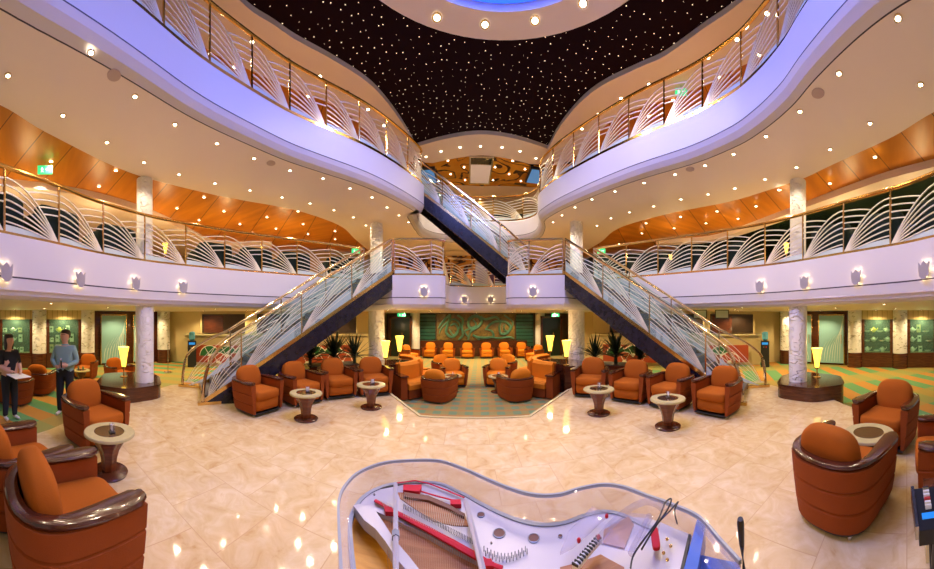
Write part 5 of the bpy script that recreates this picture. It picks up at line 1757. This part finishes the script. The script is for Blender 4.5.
# ------------------------------------------------------------------ people
def person(name, label, loc, rz, J, E, regions, head, hair, extra=None):
    """J joints: name -> (x, y, z, rx, ry); E edges; regions: edge -> material"""
    names = list(J)
    me = bpy.data.meshes.new(name)
    me.from_pydata([J[n][:3] for n in names], [(names.index(a), names.index(b)) for a, b in E], [])
    o = bpy.data.objects.new('body_build', me)
    C.objects.link(o)
    sk = o.modifiers.new('skin', 'SKIN')
    sk.use_smooth_shade = True
    sv = me.skin_vertices[0].data
    for i, n in enumerate(names):
        sv[i].radius = (J[n][3], J[n][4])
        sv[i].use_root = (n == 'pelvis')
    sb = o.modifiers.new('sub', 'SUBSURF')
    sb.levels = sb.render_levels = 2
    dg = bpy.context.evaluated_depsgraph_get()
    nm = bpy.data.meshes.new_from_object(o.evaluated_get(dg))
    bpy.data.objects.remove(o)
    nm.name = name
    mats = sorted(set(regions.values()))
    nm.materials.clear()
    for m in mats:
        nm.materials.append(M[m])
    segs = [(Vector(J[a][:3]), Vector(J[b][:3]), mats.index(regions[(a, b)])) for a, b in E]
    for f in nm.polygons:
        best, bi = 9e9, 0
        for a, b, mi in segs:
            d = b - a
            s = max(0, min(1, (f.center - a).dot(d) / max(1e-9, d.length_squared)))
            q = (f.center - a - d * s).length
            if q < best:
                best, bi = q, mi
        f.material_index = bi
        f.use_smooth = True
    root = thing(name, label, 'person', loc, rz)
    body = bpy.data.objects.new('body', nm)
    C.objects.link(body)
    body.parent = root
    hx, hy, hz, s, yaw = head
    R = Matrix.Rotation(yaw, 3, 'Z')
    H = Vector((hx, hy, hz))
    # facial features sunk into the head
    w = lambda v: H + R @ (Vector(v) * s)
    mb = MB().use('skin').sup(w((0, -.098, -.012)), (.013 * s, .020 * s, .024 * s), .9, .9, 10, 8)
    mb.build('nose', None, root, 'full')
    for sx in (-1, 1):
        MB().use('paper').sup(w((sx * .032, -.083, .018)), (.013 * s, .008 * s, .008 * s), 1, 1, 10, 6).use('hairdark').sup(w((sx * .032, -.090, .018)), (.006 * s, .004 * s, .006 * s), 1, 1, 8, 6).build('eye', None, root, 'full')
        MB().use('skin').sup(w((sx * .083, .008, -.005)), (.010 * s, .020 * s, .030 * s), 1, 1, 10, 6).build('ear', None, root, 'full')
    MB().use('feltred' if hair == 'long' else 'skin').sup(w((0, -.086, -.055)), (.024 * s, .010 * s, .007 * s), 1, 1, 10, 6).build('mouth', None, root, 'full')
    mb = MB().use('hairdark')
    mb.sup(w((0, .024, .052)), (.100 * s, .106 * s, .072 * s), .8, .95, 18, 12)
    mb.sup(w((0, .045, .005)), (.096 * s, .078 * s, .085 * s), .9, .9, 16, 10)
    if hair == 'long':
        mb.sup(w((0, .055, -.06)), (.095 * s, .060 * s, .17 * s), .7, .8, 16, 12)
        for sx in (-1, 1):
            mb.sup(w((sx * .082, .01, -.07)), (.024 * s, .055 * s, .15 * s), .8, .8, 10, 10)
    mb.build('hair', None, root, 'full')
    if extra:
        extra(root)
    return root
def limbs(J, E, Rg, hands, cloth, leg, shoe, sleeve_to='wrist'):
    for s, (el, wr, hd, fdir) in hands.items():
        J['sho' + s] = ((-.185 if s == 'l' else .185), .01, 1.39, .085, .08)
        J['elb' + s] = (*el, .062, .062)
        J['fore' + s] = (*[a * .5 + b * .5 for a, b in zip(el, wr)], .054, .053)
        J['wri' + s] = (*wr, .037, .035)
        J['han' + s] = (*hd, .044, .028)
        E += [('chest', 'sho' + s), ('sho' + s, 'elb' + s), ('elb' + s, 'fore' + s), ('fore' + s, 'wri' + s), ('wri' + s, 'han' + s)]
        for e in E[-5:-2]:
            Rg[e] = cloth
        Rg[E[-2]] = cloth if sleeve_to == 'wrist' else 'skin'
        if sleeve_to != 'wrist':
            Rg[('elb' + s, 'fore' + s)] = 'skin'
        Rg[E[-1]] = 'skin'
        f = Vector(fdir).normalized()
        sd = f.cross(Vector((0, 0, 1))).normalized()
        H = Vector(hd)
        for k in range(5):
            b = H + f * (.035 if k else -.005) + sd * (.026 - .013 * (k - 1) if k else .036) 
            L = (.045, .062, .070, .066, .052)[k]
            m = b + f * (L * .55) + Vector((0, 0, -.004))
            e = b + f * (L * .9) + Vector((0, 0, -.022)) - (sd * .01 if k == 0 else sd * 0)
            J['fa%s%d' % (s, k)] = (*m, .0085, .0085)
            J['fb%s%d' % (s, k)] = (*e, .007, .007)
            E += [('han' + s, 'fa%s%d' % (s, k)), ('fa%s%d' % (s, k), 'fb%s%d' % (s, k))]
            Rg[E[-1]] = Rg[E[-2]] = 'skin'
def base_body(J, E, Rg, cloth, leg, shoe, wsc, feet):
    J.update({'pelvis': (0, .0, .93, .20 * wsc, .15), 'waist': (0, .0, 1.08, .195 * wsc, .145), 'chest': (0, .0, 1.30, .21 * wsc, .15), 'neckb': (0, .012, 1.43, .10, .09), 'neck': (0, .004, 1.49, .050, .052),
              'jaw': (0, -.018, 1.578, .086, .098), 'skull': (0, -.002, 1.660, .114, .122), 'crown': (0, .006, 1.715, .080, .090)})
    E += [('pelvis', 'waist'), ('waist', 'chest'), ('chest', 'neckb'), ('neckb', 'neck'), ('neck', 'jaw'), ('jaw', 'skull'), ('skull', 'crown')]
    for e in E[-7:-4]:
        Rg[e] = cloth
    for e in E[-4:]:
        Rg[e] = 'skin'
    for s, (kx, ky, ax, ay) in feet.items():
        sx = -1 if s == 'l' else 1
        J['hip' + s] = (sx * .09, 0, .86, .118, .122)
        J['kne' + s] = (kx, ky, .48, .082, .082)
        J['ank' + s] = (ax, ay, .085, .058, .060)
        J['hee' + s] = (ax, ay + .03, .045, .036, .036)
        J['toe' + s] = (ax + sx * .03, ay - .15, .032, .040, .028)
        E += [('pelvis', 'hip' + s), ('hip' + s, 'kne' + s), ('kne' + s, 'ank' + s), ('ank' + s, 'hee' + s), ('hee' + s, 'toe' + s)]
        for e in E[-5:-2]:
            Rg[e] = leg
        for e in E[-2:]:
            Rg[e] = shoe
J, E, Rg = {}, [], {}
base_body(J, E, Rg, 'sweater', 'blackcloth', 'shoe', 1.05, {'l': (-.10, -.04, -.12, .02), 'r': (.11, -.02, .14, .03)})
limbs(J, E, Rg, {'l': ((-.27, -.02, 1.12), (-.12, -.20, 1.02), (-.05, -.25, 1.03), (1, -.3, .1)), 'r': ((.27, -.02, 1.12), (.13, -.22, 1.06), (.06, -.27, 1.08), (-1, -.2, .1))}, 'sweater', 'blackcloth', 'shoe')
def glasses(root):
    mb = MB().use('black')
    R = Matrix.Rotation(math.radians(-25), 3, 'Z')
    H = Vector((0, -.004, 1.655))
    mb.tube([H + R @ Vector(v) for v in ((-.085, .0, .022), (-.07, -.085, .022), (-.012, -.098, .02), (.012, -.098, .02), (.07, -.085, .022), (.085, .0, .022))], .0045, 5)
    mb.build('glasses', None, root)
    m = MB().use('knit' if 'knit' in M else 'sweater').lathe([(.085, 0), (.075, .03)], (0, .01, 1.445), 18, False).build('collar', None, root, True)
p = A(65, 5.83)
person('person', 'man in a teal sweater and black trousers holding a microphone on the left', (p.x, p.y, 0), rzf(.85, -.45), J, E, Rg, (0, -.004, 1.655, 1.0, math.radians(-25)), 'short', glasses)
root_p = Vector((p.x, p.y, 0))
R3 = Matrix.Rotation(rzf(.85, -.45), 3, 'Z')
t = thing('handheld_microphone', 'black handheld microphone in the hands of the standing man', 'microphone', root_p)
MB().use('black').tube([R3 @ Vector(v) for v in ((.035, -.29, 1.02), (.03, -.31, 1.16))], [.013, .016], 10).build('handle', None, t, True)
c = R3 @ Vector((.029, -.315, 1.19))
MB().use('foot').sup(c, (.024, .024, .028), 1, 1, 12, 8).build('grille', None, t, True)
J, E, Rg = {}, [], {}
base_body(J, E, Rg, 'blackcloth', 'navycloth', 'shoe', .95, {'l': (-.09, -.02, -.09, .0), 'r': (.10, -.06, .11, -.05)})
limbs(J, E, Rg, {'l': ((-.24, .0, 1.13), (-.16, -.22, 1.04), (-.12, -.29, 1.04), (.5, -1, 0)), 'r': ((.25, .0, 1.13), (.16, -.20, 1.00), (.10, -.27, 1.0), (-.6, -1, 0))}, 'blackcloth', 'navycloth', 'shoe', 'elbow')
p = A(9, 5.6)
wz = rzf(.80, .60)
w = person('person', 'woman in a black top and dark trousers holding papers at the left edge', (p.x, p.y, 0), wz, J, E, Rg, (0, -.004, 1.655, 1.0, 0), 'long')
w.scale = (.95, .95, .95)
R3 = Matrix.Rotation(wz, 3, 'Z')
mb = MB().use('paper')
pts = [(-.22, -.24, .985), (.17, -.22, .96), (.20, -.50, .93), (-.20, -.54, .94)]
vs = [R3 @ (Vector(v) * .95) for v in pts]
vs += [v + Vector((0, 0, .012)) for v in vs]
mb.add(vs, [(3, 2, 1, 0), (4, 5, 6, 7), (0, 1, 5, 4), (1, 2, 6, 5), (2, 3, 7, 6), (3, 0, 4, 7)])
o = mb.build('sheet_music')
o.location = (p.x, p.y, .0)
tag(o, 'open white papers held by the woman at the left edge', 'papers')
# ------------------------------------------------------------------ lights
sc = bpy.context.scene
def light(kind, loc, energy, col, size=.05, rot=None, **kw):
    l = bpy.data.lights.new('light', kind)
    l.energy = energy
    l.color = col
    if kind == 'AREA':
        l.shape = 'DISK'
        l.size = size
    else:
        l.shadow_soft_size = size
    for k, v in kw.items():
        setattr(l, k, v)
    o = bpy.data.objects.new('light', l)
    C.objects.link(o)
    o.location = loc
    if rot:
        o.rotation_euler = rot
    return o
WARM = (1, .81, .56)
light('AREA', (RC.x, RC.y, z4 - .1), 420, (.22, .30, 1.0), 2.6)
w = bpy.data.worlds.new('world')
sc.world = w
w.use_nodes = True
w.node_tree.nodes['Background'].inputs[0].default_value = (1, .88, .72, 1)
w.node_tree.nodes['Background'].inputs[1].default_value = .38  # warm ambient fill, added through the open side behind the camera
for (x, y, z, e) in LAMPS:
    light('SPOT', (x, y, z - .05), e, (1, .75, .38) if z < 3 else WARM, .05, spot_size=2.4, spot_blend=.6)
for x, y, z, e, *s in POINTS:
    light('POINT', (x, y, z), e, (1, .72, .34), s[0] if s else .08)
sc.view_settings.view_transform = 'Standard'
sc.view_settings.look = 'None'
sc.view_settings.gamma = 1
sc.view_settings.use_curve_mapping = False
sc.view_settings.exposure = EXPOSURE
sc.cycles.use_denoising = True
sc.cycles.max_bounces = 7
sc.cycles.diffuse_bounces = 3
sc.cycles.glossy_bounces = 3
sc.cycles.transmission_bounces = 4
sc.cycles.transparent_max_bounces = 10
sc.cycles.sample_clamp_indirect = 6
sc.cycles.caustics_reflective = False
sc.cycles.caustics_refractive = False
